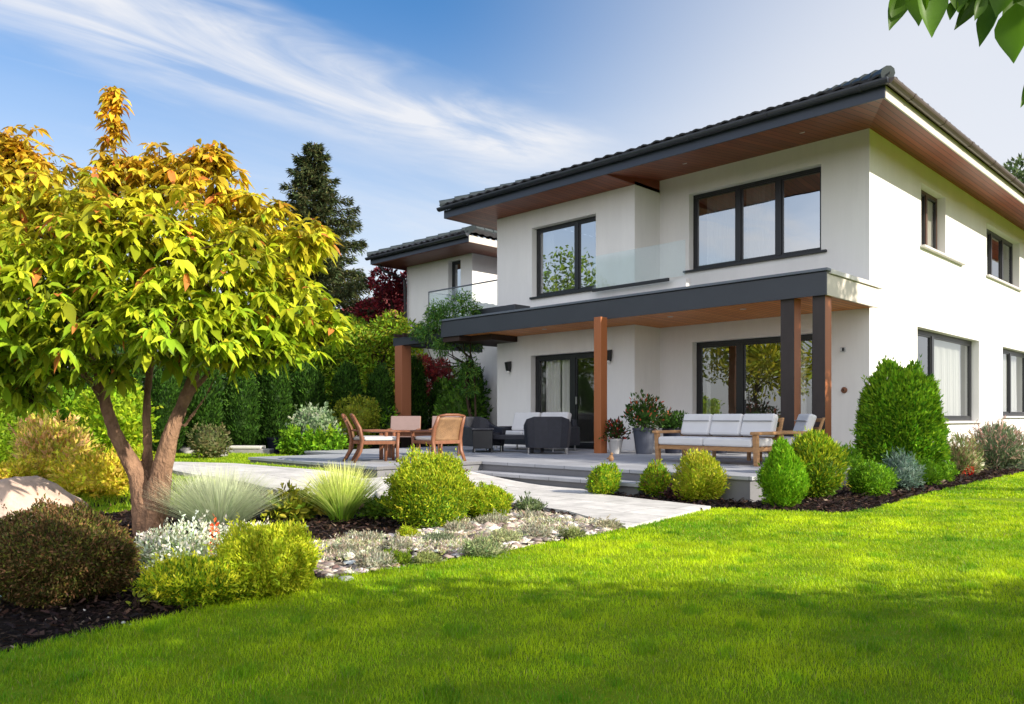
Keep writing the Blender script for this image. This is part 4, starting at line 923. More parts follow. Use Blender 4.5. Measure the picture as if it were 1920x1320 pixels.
# planters
GREENS = [(.035, .085, .012), (.05, .12, .015), (.03, .06, .015)]
def planter(label, x, y, r, h, m, plant_cols, pr, ph, flowers=None, z=DECK, square=False, ln=.09, wd=.035, n=700, seed=1):
    t = thing('planter', label, 'planter', (x, y, z))
    b = MB(); k = 4 if square else 28; Mx = Matrix.Rotation(R(45), 4, 'Z') if square else None
    q = 1.3 if square else 1
    b.lathe([(r*.68*q, 0), (r*.72*q, .02), (r*.97*q, h-.05), (r*1.03*q, h-.045), (r*1.03*q, h), (r*.93*q, h), (r*.92*q, h-.06)], k, M=Mx); b.build('pot', m, t, bevel=.004 if square else 0)
    b = MB(); b.lathe([(0, h-.058), (r*.9, h-.058), (r*.9, h-.05), (0, h-.05)], 16, cap=False); b.build('soil', M_SOIL, t)
    p = thing('potted_plant', label.replace('planter', 'plant in the planter') if False else PLANT_LABELS.pop(0), 'plant', (x, y, z+h-.06))
    link('foliage', bush_mesh('foliage', pr, pr, ph, n, ln, wd, plant_cols, up=.7, shag=.35, core=.45, lump=.4, seed=seed, tmpl=LEAF, tips=flowers, tipw=.08, shoots=0), M_FOL, p)
    link('stem', stems_mesh(ph, 9, .008, pr*.7, seed), M_BARKD, p)
PLANT_LABELS = ['dark leafy plant with small red blooms in the small pale planter', 'large airy green plant with orange blooms in the tapered grey planter',
                'low green plant in the black planter against the wall', 'small dark plant in the planter beside the door', 'tiny plant in the navy pot by the hedge']
planter('small pale planter beside the orange post', -9.78, 12.72, .15, .30, M_POTW, [(.03, .07, .015), (.10, .03, .02), (.05, .09, .02)], .24, .42, [(.45, .05, .03)], seed=3, n=450)
planter('tapered blue grey planter against the white wall', -9.28, 13.0, .23, .52, M_POTG, GREENS+[(.07, .12, .03)], .42, .62, [(.55, .10, .05)], seed=4, n=1100)
planter('black planter behind the teak sofa end', -9.0, 13.6, .22, .50, M_POTN, GREENS, .36, .36, seed=5, n=800)
planter('dark planter low against the glass door', -8.3, 14.2, .2, .42, M_POTN, GREENS+[(.12, .10, .03)], .34, .34, seed=6, n=700)
p, f = ground_at(515, 848, .2); planter('navy blue pot standing by the hedge', p.x, p.y, .2, .36, M_POTN, GREENS, .14, .10, z=.2, seed=7, n=150, ln=.05)
t = thing('garden_ornament', 'small tan bird ornament on the terrace in front of the teak sofa', 'ornament', (-8.05, 10.35, DECK))
b = MB(); b.lathe([(.0, 0), (.035, .01), (.05, .05), (.035, .09), (.015, .11), (0, .112)], 14); b.build('body', M_TEAK, t, smooth_=True)
b = MB(); b.lathe([(.0, .10), (.02, .11), (.024, .13), (.0, .155)], 12, M=Matrix.Translation((.015, 0, 0))); b.tube([(.03, 0, .13), (.06, 0, .125)], [.007, .002], 6); b.tube([(-.03, 0, .06), (-.09, 0, .04)], [.018, .008], 6); b.build('head', M_TEAK, t, smooth_=True)

# ================================================================== PLANTS
LIME = [(.33, .40, .016), (.26, .36, .013), (.42, .44, .025)]; LIMED = [(.11, .19, .012), (.16, .23, .015)]
FRESH = [(.13, .29, .012), (.19, .35, .014), (.09, .21, .010)]; THUJA = [(.09, .20, .010), (.13, .26, .012), (.06, .14, .010)]
DARKG = [(.022, .052, .012), (.032, .075, .014), (.016, .038, .010)]
GOLD = [(.58, .50, .04), (.46, .46, .03), (.62, .46, .08)]; SILV = [(.36, .36, .27), (.28, .30, .19), (.46, .45, .36), (.30, .24, .18)]
G1 = 'round clipped shrubs in front of the terrace'
def spray(**k): d = dict(ln=.05, wd=.016, up=.8, out=.8, rnd=.35, mat_=M_NEED); d.update(k); return d
shrub_px('globe_shrub', 'small round lime shrub, leftmost of the row before the terrace steps', 'shrub', 1132, 931, 58, 56, FRESH+LIME, n=2200, group=G1, seed=1, **spray())
shrub_px('globe_shrub', 'small uneven lime and brownish shrub between the smallest and largest globes', 'shrub', 1228, 932, 52, 58, FRESH+LIME+[(.2, .13, .03)], n=2000, group=G1, seed=2, lump=.3, **spray())
shrub_px('globe_shrub', 'bright lime globe shrub, largest of the round ones at the terrace edge', 'shrub', 1313, 940, 92, 92, LIME, n=4200, group=G1, seed=3, tips=[(.42, .40, .04)], **spray())
shrub_px('egg_shaped_thuja', 'egg shaped fresh green thuja nearest the lawn corner', 'shrub', 1468, 952, 88, 120, [(.17, .37, .012), (.12, .29, .010), (.24, .43, .016)], n=7500, shape='cone', seed=4, lump=.08, **spray(up=1.2, wd=.014))
shrub_px('upright_shrub', 'yellow green bushy shrub right behind the egg shaped thuja', 'shrub', 1525, 935, 108, 118, THUJA+[(.14, .24, .015)], n=7000, seed=5, tips=LIME, tipw=.5, lump=.2, **spray(ln=.07))
shrub_px('low_shrub', 'fresh green low shrub tucked behind the bushy one near the dark post', 'shrub', 1590, 912, 62, 70, FRESH, n=2600, seed=6, **spray())
shrub_px('low_shrub', 'small dome of fresh green needles in front of the big thuja', 'shrub', 1634, 930, 80, 58, FRESH, n=3200, seed=7, **spray(rnd=.5))
shrub_px('silver_shrub', 'blue grey feathery shrub at the foot of the big thuja', 'shrub', 1690, 920, 66, 64, [(.13, .20, .15), (.20, .28, .23), (.08, .14, .10)], n=1800, seed=8, shag=.25, ln=.09, wd=.012, up=.7, mat_=M_NEED)
shrub_px('low_shrub', 'small fresh green tuft right of the blue grey shrub', 'shrub', 1735, 912, 56, 44, FRESH, n=1300, seed=9, **spray())
shrub_px('low_shrub', 'small green tuft at the right foot of the big thuja', 'shrub', 1768, 905, 44, 40, FRESH, n=1300, seed=10, **spray())
shrub_px('large_thuja', 'large broad green thuja in front of the sunlit side wall', 'shrub', 1686, 903, 146, 214, [(.09, .23, .010), (.13, .31, .012), (.055, .15, .010)], n=26000, shape='dome', seed=12, lump=.07, nl=40, sharp=14, tuft=.15, ntuft=260, shoots=18, tips=[(.22, .38, .018)], tipw=.5, **spray(ln=.085, wd=.028, rnd=.4))
shrub_px('heather_shrub', 'pinkish feathery shrub under the side window', 'shrub', 1800, 893, 74, 74, [(.26, .17, .10), (.28, .28, .12), (.14, .22, .06)], n=1500, seed=12, shag=.3, core=.5, ln=.12, wd=.014, up=1.3, mat_=M_NEED)
shrub_px('heather_shrub', 'grey green heather with pale tips, farthest right along the side wall', 'shrub', 1872, 882, 100, 86, [(.13, .19, .10), (.09, .14, .06), (.20, .24, .14)], n=3600, seed=13, tips=[(.40, .24, .20)], tipw=.22, shag=.2, ln=.12, wd=.016, up=1.2, mat_=M_NEED)
shrub_px('flowering_plant', 'cream flowering plant in front of the pinkish shrub', 'plant', 1818, 890, 40, 34, [(.22, .27, .07), (.5, .5, .3)], n=400, seed=14, ln=.07, wd=.03, tips=[(.75, .7, .5)], tipw=.4)
p, f = ground_at(1815, 893)
t = thing('red_flower', 'single bright red bloom low in the bed by the side wall', 'flower', p)
link('petals', bush_mesh('petals', .08, .08, .20, 90, .06, .035, [(.6, .02, .02), (.75, .05, .03)], up=.3, core=.0, seed=2, tmpl=LEAF), foliage('petal', .3), t); link('stem', stems_mesh(.15, 4, .004, .02, 1), M_BARKD, t)
p, f = ground_at(1592, 880)
shrub('rose_bush', 'thin grey leaved rose bush between the dark post and the big thuja', 'shrub', p, .30, 1.0, [(.16, .21, .12), (.09, .13, .06)], n=420, ln=.09, wd=.04, shag=.4, core=0, lump=.4, seed=15, tmpl=LEAF, tips=[(.6, .5, .5)], tipw=.1)
p, f = ground_at(1530, 905)
shrub('rose_bush', 'rose bush with coral red blooms against the dark corner post', 'shrub', p, .28, .72, [(.05, .10, .02), (.10, .10, .03)], n=420, ln=.07, wd=.035, shag=.35, core=0, seed=16, tmpl=LEAF, tips=[(.7, .12, .08)], tipw=.22)
p, f = ground_at(1273, 938)
shrub('low_plant', 'low purple brown plant between the two larger globe shrubs', 'plant', p, .14, .14, [(.10, .035, .03), (.06, .03, .03)], n=300, ln=.06, wd=.03, seed=17)
# central bed
shrub_px('box_shrub', 'large rounded light green shrub in the middle of the bed', 'shrub', 812, 984, 172, 124, THUJA+[(.14, .22, .015)], n=26000, seed=21, lump=.24, shoots=90, shag=.14, nl=40, tips=LIME, tipw=.7, ln=.036, wd=.011, up=.9, tuft=.24, ntuft=130)
shrub_px('box_shrub', 'smaller light green shrub touching the large rounded one', 'shrub', 915, 976, 86, 66, FRESH+LIME, n=8500, seed=22, lump=.2, tips=LIME, tipw=.6, ln=.034, wd=.011, up=.9, tuft=.24)
shrub_px('low_plant', 'small sage green tuft beside the stone path edge', 'plant', 992, 962, 48, 26, [(.14, .19, .08)], n=500, seed=23, ln=.05, wd=.012, up=.9)
shrub_px('brown_shrub', 'big rounded dark brown and green shrub in the front left corner', 'shrub', 124, 1124, 280, 172, [(.075, .07, .018), (.11, .072, .028), (.055, .07, .015), (.14, .075, .034)], n=40000, seed=24, lump=.14, nl=40, tips=[(.22, .12, .05), (.16, .17, .03)], tipw=.35, ln=.024, wd=.009, up=.4)
shrub_px('golden_shrub', 'bright yellow green shrub at the lawn edge, right half of the front clump', 'shrub', 508, 1116, 172, 126, [(.36, .42, .016), (.28, .38, .014), (.46, .48, .025)], n=22000, seed=25, lump=.34, shoots=70, nl=40, tips=[(.56, .60, .04), (.50, .56, .03)], tipw=.45, ln=.030, wd=.0095, up=.9, shag=.2, core=.66, tuft=.30, ntuft=110)
shrub_px('golden_shrub', 'lower lime green spreading shrub, left half of the front clump', 'shrub', 375, 1130, 184, 84, [(.17, .29, .012), (.26, .36, .014), (.10, .19, .010)], n=16000, seed=26, lump=.42, shoots=80, nl=30, tips=[(.58, .60, .03)], tipw=.4, ln=.030, wd=.0095, up=.8, shag=.24, core=.6, tuft=.32, ntuft=100)
shrub_px('white_flowering_shrub', 'low white flowering clump at the foot of the tree', 'shrub', 335, 1082, 200, 92, [(.22, .30, .12), (.30, .36, .18)], n=4200, seed=27, lump=.45, tips=[(.72, .72, .62), (.60, .64, .5)], tipw=.6, ln=.030, wd=.014, shag=.32, core=.55)
shrub_px('white_flowering_shrub', 'narrow white flowering clump behind the golden shrub', 'shrub', 480, 1058, 150, 76, [(.26, .32, .12)], n=2200, seed=28, lump=.45, tips=[(.72, .70, .6)], tipw=.5, ln=.030, wd=.014, shag=.32, core=.55)
p, f = ground_at(402, 1075)
t = thing('orange_flower', 'orange red flower spike rising from the white flowering clump', 'flower', p)
link('petals', bush_mesh('petals', .022, .022, .36, 160, .03, .014, [(.75, .13, .03), (.62, .08, .03)], up=.5, core=0, seed=5), foliage('petal', .3), t); b = MB(); b.tube([(0, 0, 0), (0, 0, .2)], .004, 6); b.build('stem', M_BARKD, t)
shrub_px('pale_plant', 'pale blue succulent rosette at the far left edge in front of the brown shrub', 'plant', 3, 1122, 36, 50, [(.30, .42, .40)], n=160, seed=29, ln=.06, wd=.035, tmpl=LEAF)
p, f = ground_at(258, 1140); shrub('seedling', 'tiny lime leaf sprout alone in the dark mulch', 'plant', p, .035, .07, [(.3, .36, .04)], n=14, ln=.035, wd=.02, core=0, seed=30, tmpl=LEAF)
def blade_clump(name, label, px, py, w, h, n, cols, bw=.006, seed=0, droop=.6, heads=None, pos=None, size=None):
    """a tuft of long arching blades"""
    if pos is None: p, f = ground_at(px, py); k = f/FPX; w, h = w*k, h*k
    else: p = Vector(pos); w, h = size
    rng = np.random.default_rng(seed); S = 7; a = rng.uniform(0, 2*np.pi, n); r0 = w*.13*np.sqrt(rng.random(n)); sp = rng.random(n)**.7*w*.52; hh = h*rng.uniform(.6, 1.05, n)*(1-.28*(sp/(w*.52))**2)
    t = np.linspace(0, 1, S)[None]; rad = r0[:, None]+sp[:, None]*(t**1.35); z = hh[:, None]*(t*(1+droop*.45)-droop*.45*t**2.6)
    x = rad*np.cos(a)[:, None]; y = rad*np.sin(a)[:, None]; wv = bw*rng.uniform(.6, 1.3, n)[:, None]*np.array([1, 1, .95, .85, .65, .4, .08])[None]
    sx, sy = -np.sin(a)[:, None], np.cos(a)[:, None]; th = rng.uniform(-.8, .8, n)[:, None]; ox = sx*np.cos(th)+np.cos(a)[:, None]*np.sin(th); oy = sy*np.cos(th)+np.sin(a)[:, None]*np.sin(th)
    V = np.stack([np.stack([x-ox*wv/2, y-oy*wv/2, z], 2), np.stack([x+ox*wv/2, y+oy*wv/2, z], 2)], 2).reshape(n, S*2, 3)
    q = np.array([[2*i, 2*i+1, 2*i+3, 2*i+2] for i in range(S-1)]); F = (q[None]+np.arange(n)[:, None, None]*S*2).reshape(-1, 4)
    col = palette(n, cols, .15, rng); C = np.repeat(col, S*2, axis=0)
    if heads is not None:
        tt = np.tile(np.repeat(np.linspace(0, 1, S), 2), n)[:, None]; C = C*(1-tt**1.5)+np.array(heads)*tt**1.5
    th_ = thing(name, label, 'ornamental grass', p); link('blades', raw_mesh('blades', V.reshape(-1, 3), [F], C), M_BLADE, th_)
    return th_
blade_clump('ornamental_grass', 'large blue grey ornamental grass mound beside the tree trunk', 410, 1004, 225, 132, 3400, [(.15, .22, .12), (.21, .28, .17), (.10, .17, .09)], .005, 1, heads=(.56, .58, .42), droop=.35)
blade_clump('ornamental_grass', 'upright yellow green ornamental grass in front of the stone path', 640, 976, 150, 112, 1300, [(.16, .32, .02), (.26, .40, .03), (.12, .24, .015)], .010, 2, droop=.2, heads=(.66, .66, .26))
G2 = 'pale cushion plants among the pebbles'
for i, (px, py, w, h, c) in enumerate([(700, 1068, 80, 48, SILV), (742, 1062, 60, 36, LIMED), (765, 1010, 44, 26, LIME), (905, 1046, 90, 46, [(.18, .24, .10), (.30, .33, .16)]), (945, 1022, 66, 42, [(.36, .38, .2)]),
                                      (800, 1060, 52, 30, [(.26, .30, .10)]), (1008, 1010, 60, 32, SILV), (1075, 1010, 44, 24, [(.24, .28, .10)]), (1142, 995, 50, 24, [(.36, .34, .22)]), (860, 1000, 70, 26, SILV), (925, 985, 80, 24, SILV),
                                      (640, 1040, 60, 26, SILV), (680, 1020, 66, 26, SILV), (1000, 975, 60, 18, SILV), (745, 1035, 54, 32, SILV), (825, 1020, 60, 24, [(.2, .24, .14)])]):
    where = ['large silvery cushion plant next to the golden shrub', 'green cushion plant right of the large silvery one at the lawn edge', 'small lime tuft where pebbles meet the mulch', 'broad sage cushion at the lawn edge below the rounded shrub', 'pale cream cushion just behind the broad sage one',
             'olive tuft at the lawn edge between two cushions', 'silver mound in the middle of the pebbles', 'small yellowish tuft near the paving corner', 'straw coloured tuft closest to the paving tip', 'flat silver mat below the rounded shrub', 'flat silver mat in front of the smaller rounded shrub',
             'flat silver mat touching the golden shrub', 'flat silver mat next to the red brown mulch', 'thin silver mat by the sage tuft near the paving', 'silvery dome between the lime tuft and the lawn edge', 'dull green mat amid the pale pebbles'][i]
    shrub_px('cushion_plant', where, 'plant', px, py, w*.9, h*.66, c, n=int(10*w+400), seed=40+i, ln=.034, wd=.009, up=.6, rnd=.6, shag=.25, core=.7, group=G2, lump=.3)
# by the tree and the left lawn
shrub_px('ground_cover_plant', 'broad leaved yellow green plant between the two ornamental grasses', 'plant', 550, 975, 86, 42, [(.16, .24, .02), (.30, .30, .03)], n=500, seed=60, ln=.10, wd=.05, tmpl=LEAF, up=.4, shag=.2)
shrub_px('ground_cover_plant', 'low green leafy plant right of the upright grass', 'plant', 715, 972, 62, 34, [(.08, .16, .015), (.15, .24, .02)], n=600, seed=61, ln=.06, wd=.03, up=.4)
LB = 'shrubs on the left side of the garden'
shrub_px('golden_shrub', 'bright lime upright shrub at the far left edge behind the boulder', 'shrub', 0, 880, 56, 130, [(.20, .30, .015), (.15, .25, .012)], n=3000, seed=62, shape='cone', ln=.07, wd=.03, group=LB)
shrub_px('orange_shrub', 'apricot and yellow feathery shrub left of the tree trunk', 'shrub', 105, 905, 120, 112, [(.68, .42, .18), (.62, .52, .10), (.42, .44, .06)], n=4200, seed=63, shag=.25, ln=.09, wd=.03, up=1., lump=.35, group=LB)
shrub_px('golden_shrub', 'spreading golden shrub below the apricot one', 'shrub', 190, 925, 150, 70, GOLD, n=4000, seed=64, shag=.22, ln=.07, wd=.03, lump=.3, group=LB)
shrub_px('golden_shrub', 'low golden mound beside the boulder at the left edge', 'shrub', 40, 915, 110, 50, GOLD, n=2600, seed=65, shag=.2, ln=.06, wd=.03, group=LB)
shrub_px('golden_shrub', 'low lime mound close behind the trunk on the left', 'shrub', 235, 890, 100, 44, LIME, n=2200, seed=66, ln=.07, wd=.035, group=LB)
shrub_px('laurel_shrub', 'tall green shrub behind the apricot shrub', 'shrub', 60, 865, 130, 150, [(.10, .22, .012), (.17, .31, .015)], n=4200, seed=67, ln=.12, wd=.06, lump=.3, group=LB)
shrub_px('laurel_shrub', 'tall yellow green shrub between the two left trunks', 'shrub', 215, 868, 140, 150, [(.20, .33, .014), (.32, .42, .018)], n=5200, seed=68, ln=.10, wd=.05, lump=.3, group=LB)
shrub_px('laurel_shrub', 'mid green shrub left of the leftmost trunk', 'shrub', 140, 862, 80, 122, [(.14, .27, .012), (.22, .35, .014)], n=2600, seed=69, ln=.10, wd=.05, lump=.3, group=LB)
p, f = ground_at(395, 862); t = shrub('small_tree_shrub', 'small brownish domed shrub on a thin stem before the hedge', 'shrub', p, .36, .62, [(.13, .12, .05), (.10, .13, .04)], n=1100, seed=70, ln=.07, wd=.03, shape='flat', lump=.3, group=LB)
shrub_px('variegated_shrub', 'pale variegated shrub in front of the dark hedge', 'shrub', 584, 851, 88, 84, [(.22, .30, .16), (.34, .40, .26), (.12, .20, .08)], n=2200, seed=71, ln=.10, wd=.05, lump=.35, shag=.2)
shrub_px('golden_shrub', 'yellow green cloud shaped shrub behind the dining chairs', 'shrub', 672, 846, 88, 98, [(.16, .20, .015), (.24, .26, .02)], n=2400, seed=72, ln=.08, wd=.04, lump=.4)
shrub_px('hosta_clump', 'leafy fresh green clump at the hedge foot below the variegated shrub', 'plant', 600, 853, 90, 36, FRESH, n=700, seed=73, ln=.14, wd=.06, tmpl=LEAF)
shrub_px('hosta_clump', 'small green clump left of the variegated shrub', 'plant', 548, 853, 40, 40, FRESH, n=400, seed=74, ln=.12, wd=.05, tmpl=LEAF)
shrub_px('laurel_shrub', 'loose bright green shrub against the hedge beside the white wall', 'shrub', 866, 842, 90, 128, [(.06, .14, .014), (.09, .20, .018), (.04, .09, .012)], n=2600, seed=75, ln=.13, wd=.06, lump=.4, shag=.22)
shrub_px('laurel_shrub', 'small dark green shrub beside the pergola post', 'shrub', 725, 841, 52, 80, DARKG+FRESH, n=900, seed=76, ln=.13, wd=.05, shag=.25)
# hedge of conical thujas
hp = [bush_mesh('foliage', .36, .36, 2.3, 6500, .10, .034, [(.024, .062, .008), (.036, .092, .011), (.015, .04, .007)], shape='column', seed=80+k, up=1.1, rnd=.35, lump=.14, nl=50, sharp=18, tips=[(.05, .12, .012)], tipw=.3) for k in range(4)]
hstem = MB().tube([(0, 0, -.05), (0, 0, 1.2)], [.05, .03], 8).mesh('stem')
n = 0; px = -40
while px < 935:
    f = 17.6+max(0, (px-330))/600*6.8+.15*math.sin(px); x, y = plan(px, f); s = 1.03+.07*math.sin(n*2.3)
    if px < 330: s *= .93
    t = thing('thuja', 'dark green columnar thuja in the long hedge row behind the garden', 'hedge plant', (x, y, ground_z(x, y)), n*1.3, 'thujas of the hedge row'); t.scale = (s, s, s*(.95+.05*math.cos(n*3.1)))
    link('foliage', hp[n % 4], M_NEED, t); link('stem', hstem, M_BARKD, t); px += (.86+.06*math.sin(n*5.1))*FPX/f*s; n += 1
# taller hedge / trees beyond
def tree(name, label, px, f, top_py, w, cols, trunk=.12, n=7000, ln=.2, wd=.09, seed=0, blobs=9, group=None, low=.25, tips=None, z0=0):
    """broadleaf tree: tapered trunk with limbs and a crown of many leafy lobes"""
    x, y = plan(px, f); H_ = EYE+(HOR-top_py)*f/FPX-z0; rng = np.random.default_rng(seed); t = thing(name, label, 'tree', (x, y, z0), 0, group)
    b = MB(); b.tube([(0, 0, -.1), (.03*H_, 0, H_*.3), (0, .02*H_, H_*.75)], [trunk, trunk*.75, trunk*.25], 10); parts = []
    for k in range(blobs):
        a = k*2.4+rng.uniform(-.4, .4); hz = low+(1-low)*(k+.5)/blobs; rr = w/2*.62*math.sqrt(max(0, 1-((hz-.55)/.55)**2)); r = w*.26*rng.uniform(.8, 1.2)*(1.1-.4*hz)
        c = np.array([math.cos(a)*rr, math.sin(a)*rr, min(H_*hz, H_-r*.9)]); b.tube([(0, 0, H_*max(.12, hz-.3)), tuple(c*np.array([.5, .5, .95])), tuple(c)], [trunk*.4, trunk*.25, trunk*.1], 7)
        m = int(n/blobs); d = unit(rng.normal(size=(m, 3))); rad = r*(1-np.abs(rng.normal(0, .22, m)))*lumps(d, 14, .35, 8, rng)
        P = c+d*rad[:, None]*np.array([1, 1, .85]); P = P[P[:, 2] > .05]; d = unit(P-c); m = len(P); col = palette(m, cols, .22, rng)
        if tips is not None: k_ = rng.random(m) < .3; col[k_] = palette(k_.sum(), tips, .15, rng)
        parts.append(leaves(P, unit(d*.6+rng.normal(0, .6, P.shape)), unit(d+rng.normal(0, .6, P.shape)), ln*rng.uniform(.6, 1.3, m), wd*rng.uniform(.7, 1.3, m), col))
    b.build('trunk', M_BARKD, t, smooth_=True); link('crown', raw_mesh('crown', *merge(parts)), M_FOL, t); return t
BG = 'trees and tall shrubs beyond the hedge'
tree('laurel_tree', 'bright green dense shrub rising above the hedge left of the pergola', 600, 26, 588, 4.4, [(.10, .20, .012), (.16, .28, .014), (.24, .32, .016)], n=16000, ln=.15, wd=.06, seed=1, group=BG, low=.12, blobs=16)
tree('laurel_tree', 'sunlit green shrub rising above the hedge just behind the pergola post', 705, 26.5, 590, 3.6, [(.12, .24, .012), (.22, .32, .016)], n=12000, ln=.15, wd=.06, seed=2, group=BG, low=.12, blobs=14, tips=[(.26, .26, .02)])
tree('laurel_tree', 'dark green tree behind the hedge under the maple crown', 470, 25, 560, 4.2, DARKG+[(.05, .11, .012)], n=14000, ln=.16, wd=.07, seed=3, group=BG, low=.1, blobs=16)
tree('laurel_tree', 'dark tree far left behind the hedge', 60, 22, 520, 5.5, DARKG, n=14000, ln=.16, wd=.08, seed=4, group=BG, low=.1, blobs=16)
tree('laurel_tree', 'dark tree behind the hedge directly behind the trunks', 280, 23, 540, 5.0, DARKG, n=14000, ln=.16, wd=.08, seed=5, group=BG, low=.1, blobs=16)
tree('red_maple', 'dark red leaved maple beside the small white house', 742, 29, 505, 3.2, [(.13, .012, .018), (.22, .02, .025), (.08, .012, .02)], n=9000, ln=.16, wd=.08, seed=6, group=BG, low=.3, blobs=12)
tree('red_maple', 'low red leaved maple showing under the pergola climber', 815, 24.6, 668, 1.7, [(.16, .02, .025), (.26, .04, .03)], n=3500, ln=.13, wd=.06, seed=7, group=BG, low=.4, blobs=8)
tree('distant_tree', 'tree top just showing above the right end of the roof', 1945, 40, 292, 4.6, [(.07, .11, .04), (.10, .14, .05)], n=6000, ln=.3, wd=.14, seed=8, group=BG, low=.45, blobs=10)
def spruce():
    px, f, H_ = 588, 30, EYE+(HOR-262)*30/FPX; x, y = plan(px, f); t = thing('spruce', 'tall dark conical spruce against the sky beside the maple', 'tree', (x, y, 0), 0, BG)
    b = MB(); b.tube([(0, 0, -.1), (0, 0, H_*.5), (.05, 0, H_*.99)], [.28, .16, .02], 10); rng = np.random.default_rng(9); parts = []
    nb_ = 190
    for k in range(nb_):
        hz = .10+.89*(k/nb_); a = k*2.399+rng.uniform(-.3, .3); Lb = (1-hz)**.78*4.3*rng.uniform(.5, 1.25)+.10; z = H_*hz
        tip = np.array([math.cos(a)*Lb, math.sin(a)*Lb, z-Lb*.16+.25*Lb*.3]); base = np.array([0, 0, z+Lb*.02])
        mid = (base+tip)/2-np.array([0, 0, Lb*.14]); b.tube([tuple(base), tuple(mid), tuple(tip)], [.03, .02, .006], 5)
        m = int(60+190*Lb); s = rng.random(m)**.75; c = (1-s)[:, None]**2*base+2*(s*(1-s))[:, None]*mid+s[:, None]**2*tip
        sw = .03+.22*Lb*(1-s)+.03*min(Lb, 1); sd = np.array([-math.sin(a), math.cos(a), 0]); off = rng.normal(0, 1, m)*sw*.55
        P = c+sd*off[:, None]+np.stack([0*s, 0*s, -np.abs(rng.normal(0, .03+.07*Lb, m))-.12*np.abs(off)], 1)
        out = np.array([math.cos(a), math.sin(a), .0]); d = unit(out*.8+sd*np.sign(off)[:, None]*.6+np.stack([0*s, 0*s, rng.normal(-.35, .35, m)], 1)+rng.normal(0, .25, (m, 3)))
        parts.append(leaves(P, d, unit(np.array([0, 0, 1.])+rng.normal(0, .5, (m, 3))), rng.uniform(.14, .30, m), rng.uniform(.035, .07, m), palette(m, [(.045, .07, .030), (.07, .10, .038), (.12, .14, .05), (.085, .08, .03)], .22, rng)))
    b.build('trunk', M_BARKD, t, smooth_=True); link('crown', raw_mesh('crown', *merge(parts)), M_NEED, t)
spruce()
# climber over the pergola
def climber():
    t = thing('climber', 'fresh green feathery climber spilling over the pergola beam', 'climbing plant', (-15.35, 13.75, .2)); rng = np.random.default_rng(21); o = np.array(t.location); parts = []; b = MB()
    b.tube([(0, 0, -.1), (.08, .02, .8), (-.06, -.04, 1.6), (.05, 0, 2.4), (-.4, -.3, 2.85)], [.06, .05, .045, .035, .02], 8); b.tube([(.12, .1, -.1), (.22, .05, 1.0), (.1, .1, 2.1), (-.1, .1, 2.8)], [.03, .03, .025, .01], 6)
    blobs = [(-15.45, 13.1, 3.55, .52), (-15.0, 13.2, 3.95, .42), (-16.0, 13.0, 3.25, .45), (-15.6, 13.0, 3.75, .42), (-16.5, 13.1, 3.3, .3), (-15.5, 13.0, 2.85, .30), (-15.25, 13.6, 2.3, .42), (-15.2, 13.7, 3.0, .4), (-16.0, 13.2, 3.75, .3), (-14.75, 13.3, 3.72, .28), (-15.25, 13.7, 1.75, .25), (-16.3, 13.3, 3.5, .3)]
    for (x, y, z, r) in blobs:
        c = np.array([x, y, z])-o; b.tube([(0, 0, 2.2), tuple(c*.7), tuple(c)], [.02, .014, .006], 6); m = int(1500*r); d = unit(rng.normal(size=(m, 3))); P = c+d*(r*.86*(1-np.abs(rng.normal(0, .4, m))))[:, None]*lumps(d, 12, .55, 10, rng)[:, None]*np.array([1.15, 1, .85])
        parts.append(leaves(P, unit(d*.5+rng.normal(0, .5, P.shape)+np.array([0, 0, -.3])), unit(d+rng.normal(0, .6, P.shape)), rng.uniform(.06, .14, m), rng.uniform(.018, .035, m), palette(m, [(.07, .18, .03), (.05, .13, .025), (.10, .22, .04), (.14, .24, .03)], .2, rng)))
    b.build('stem', M_BARKD, t, smooth_=True); link('foliage', raw_mesh('foliage', *merge(parts)), M_FOL, t)
climber()
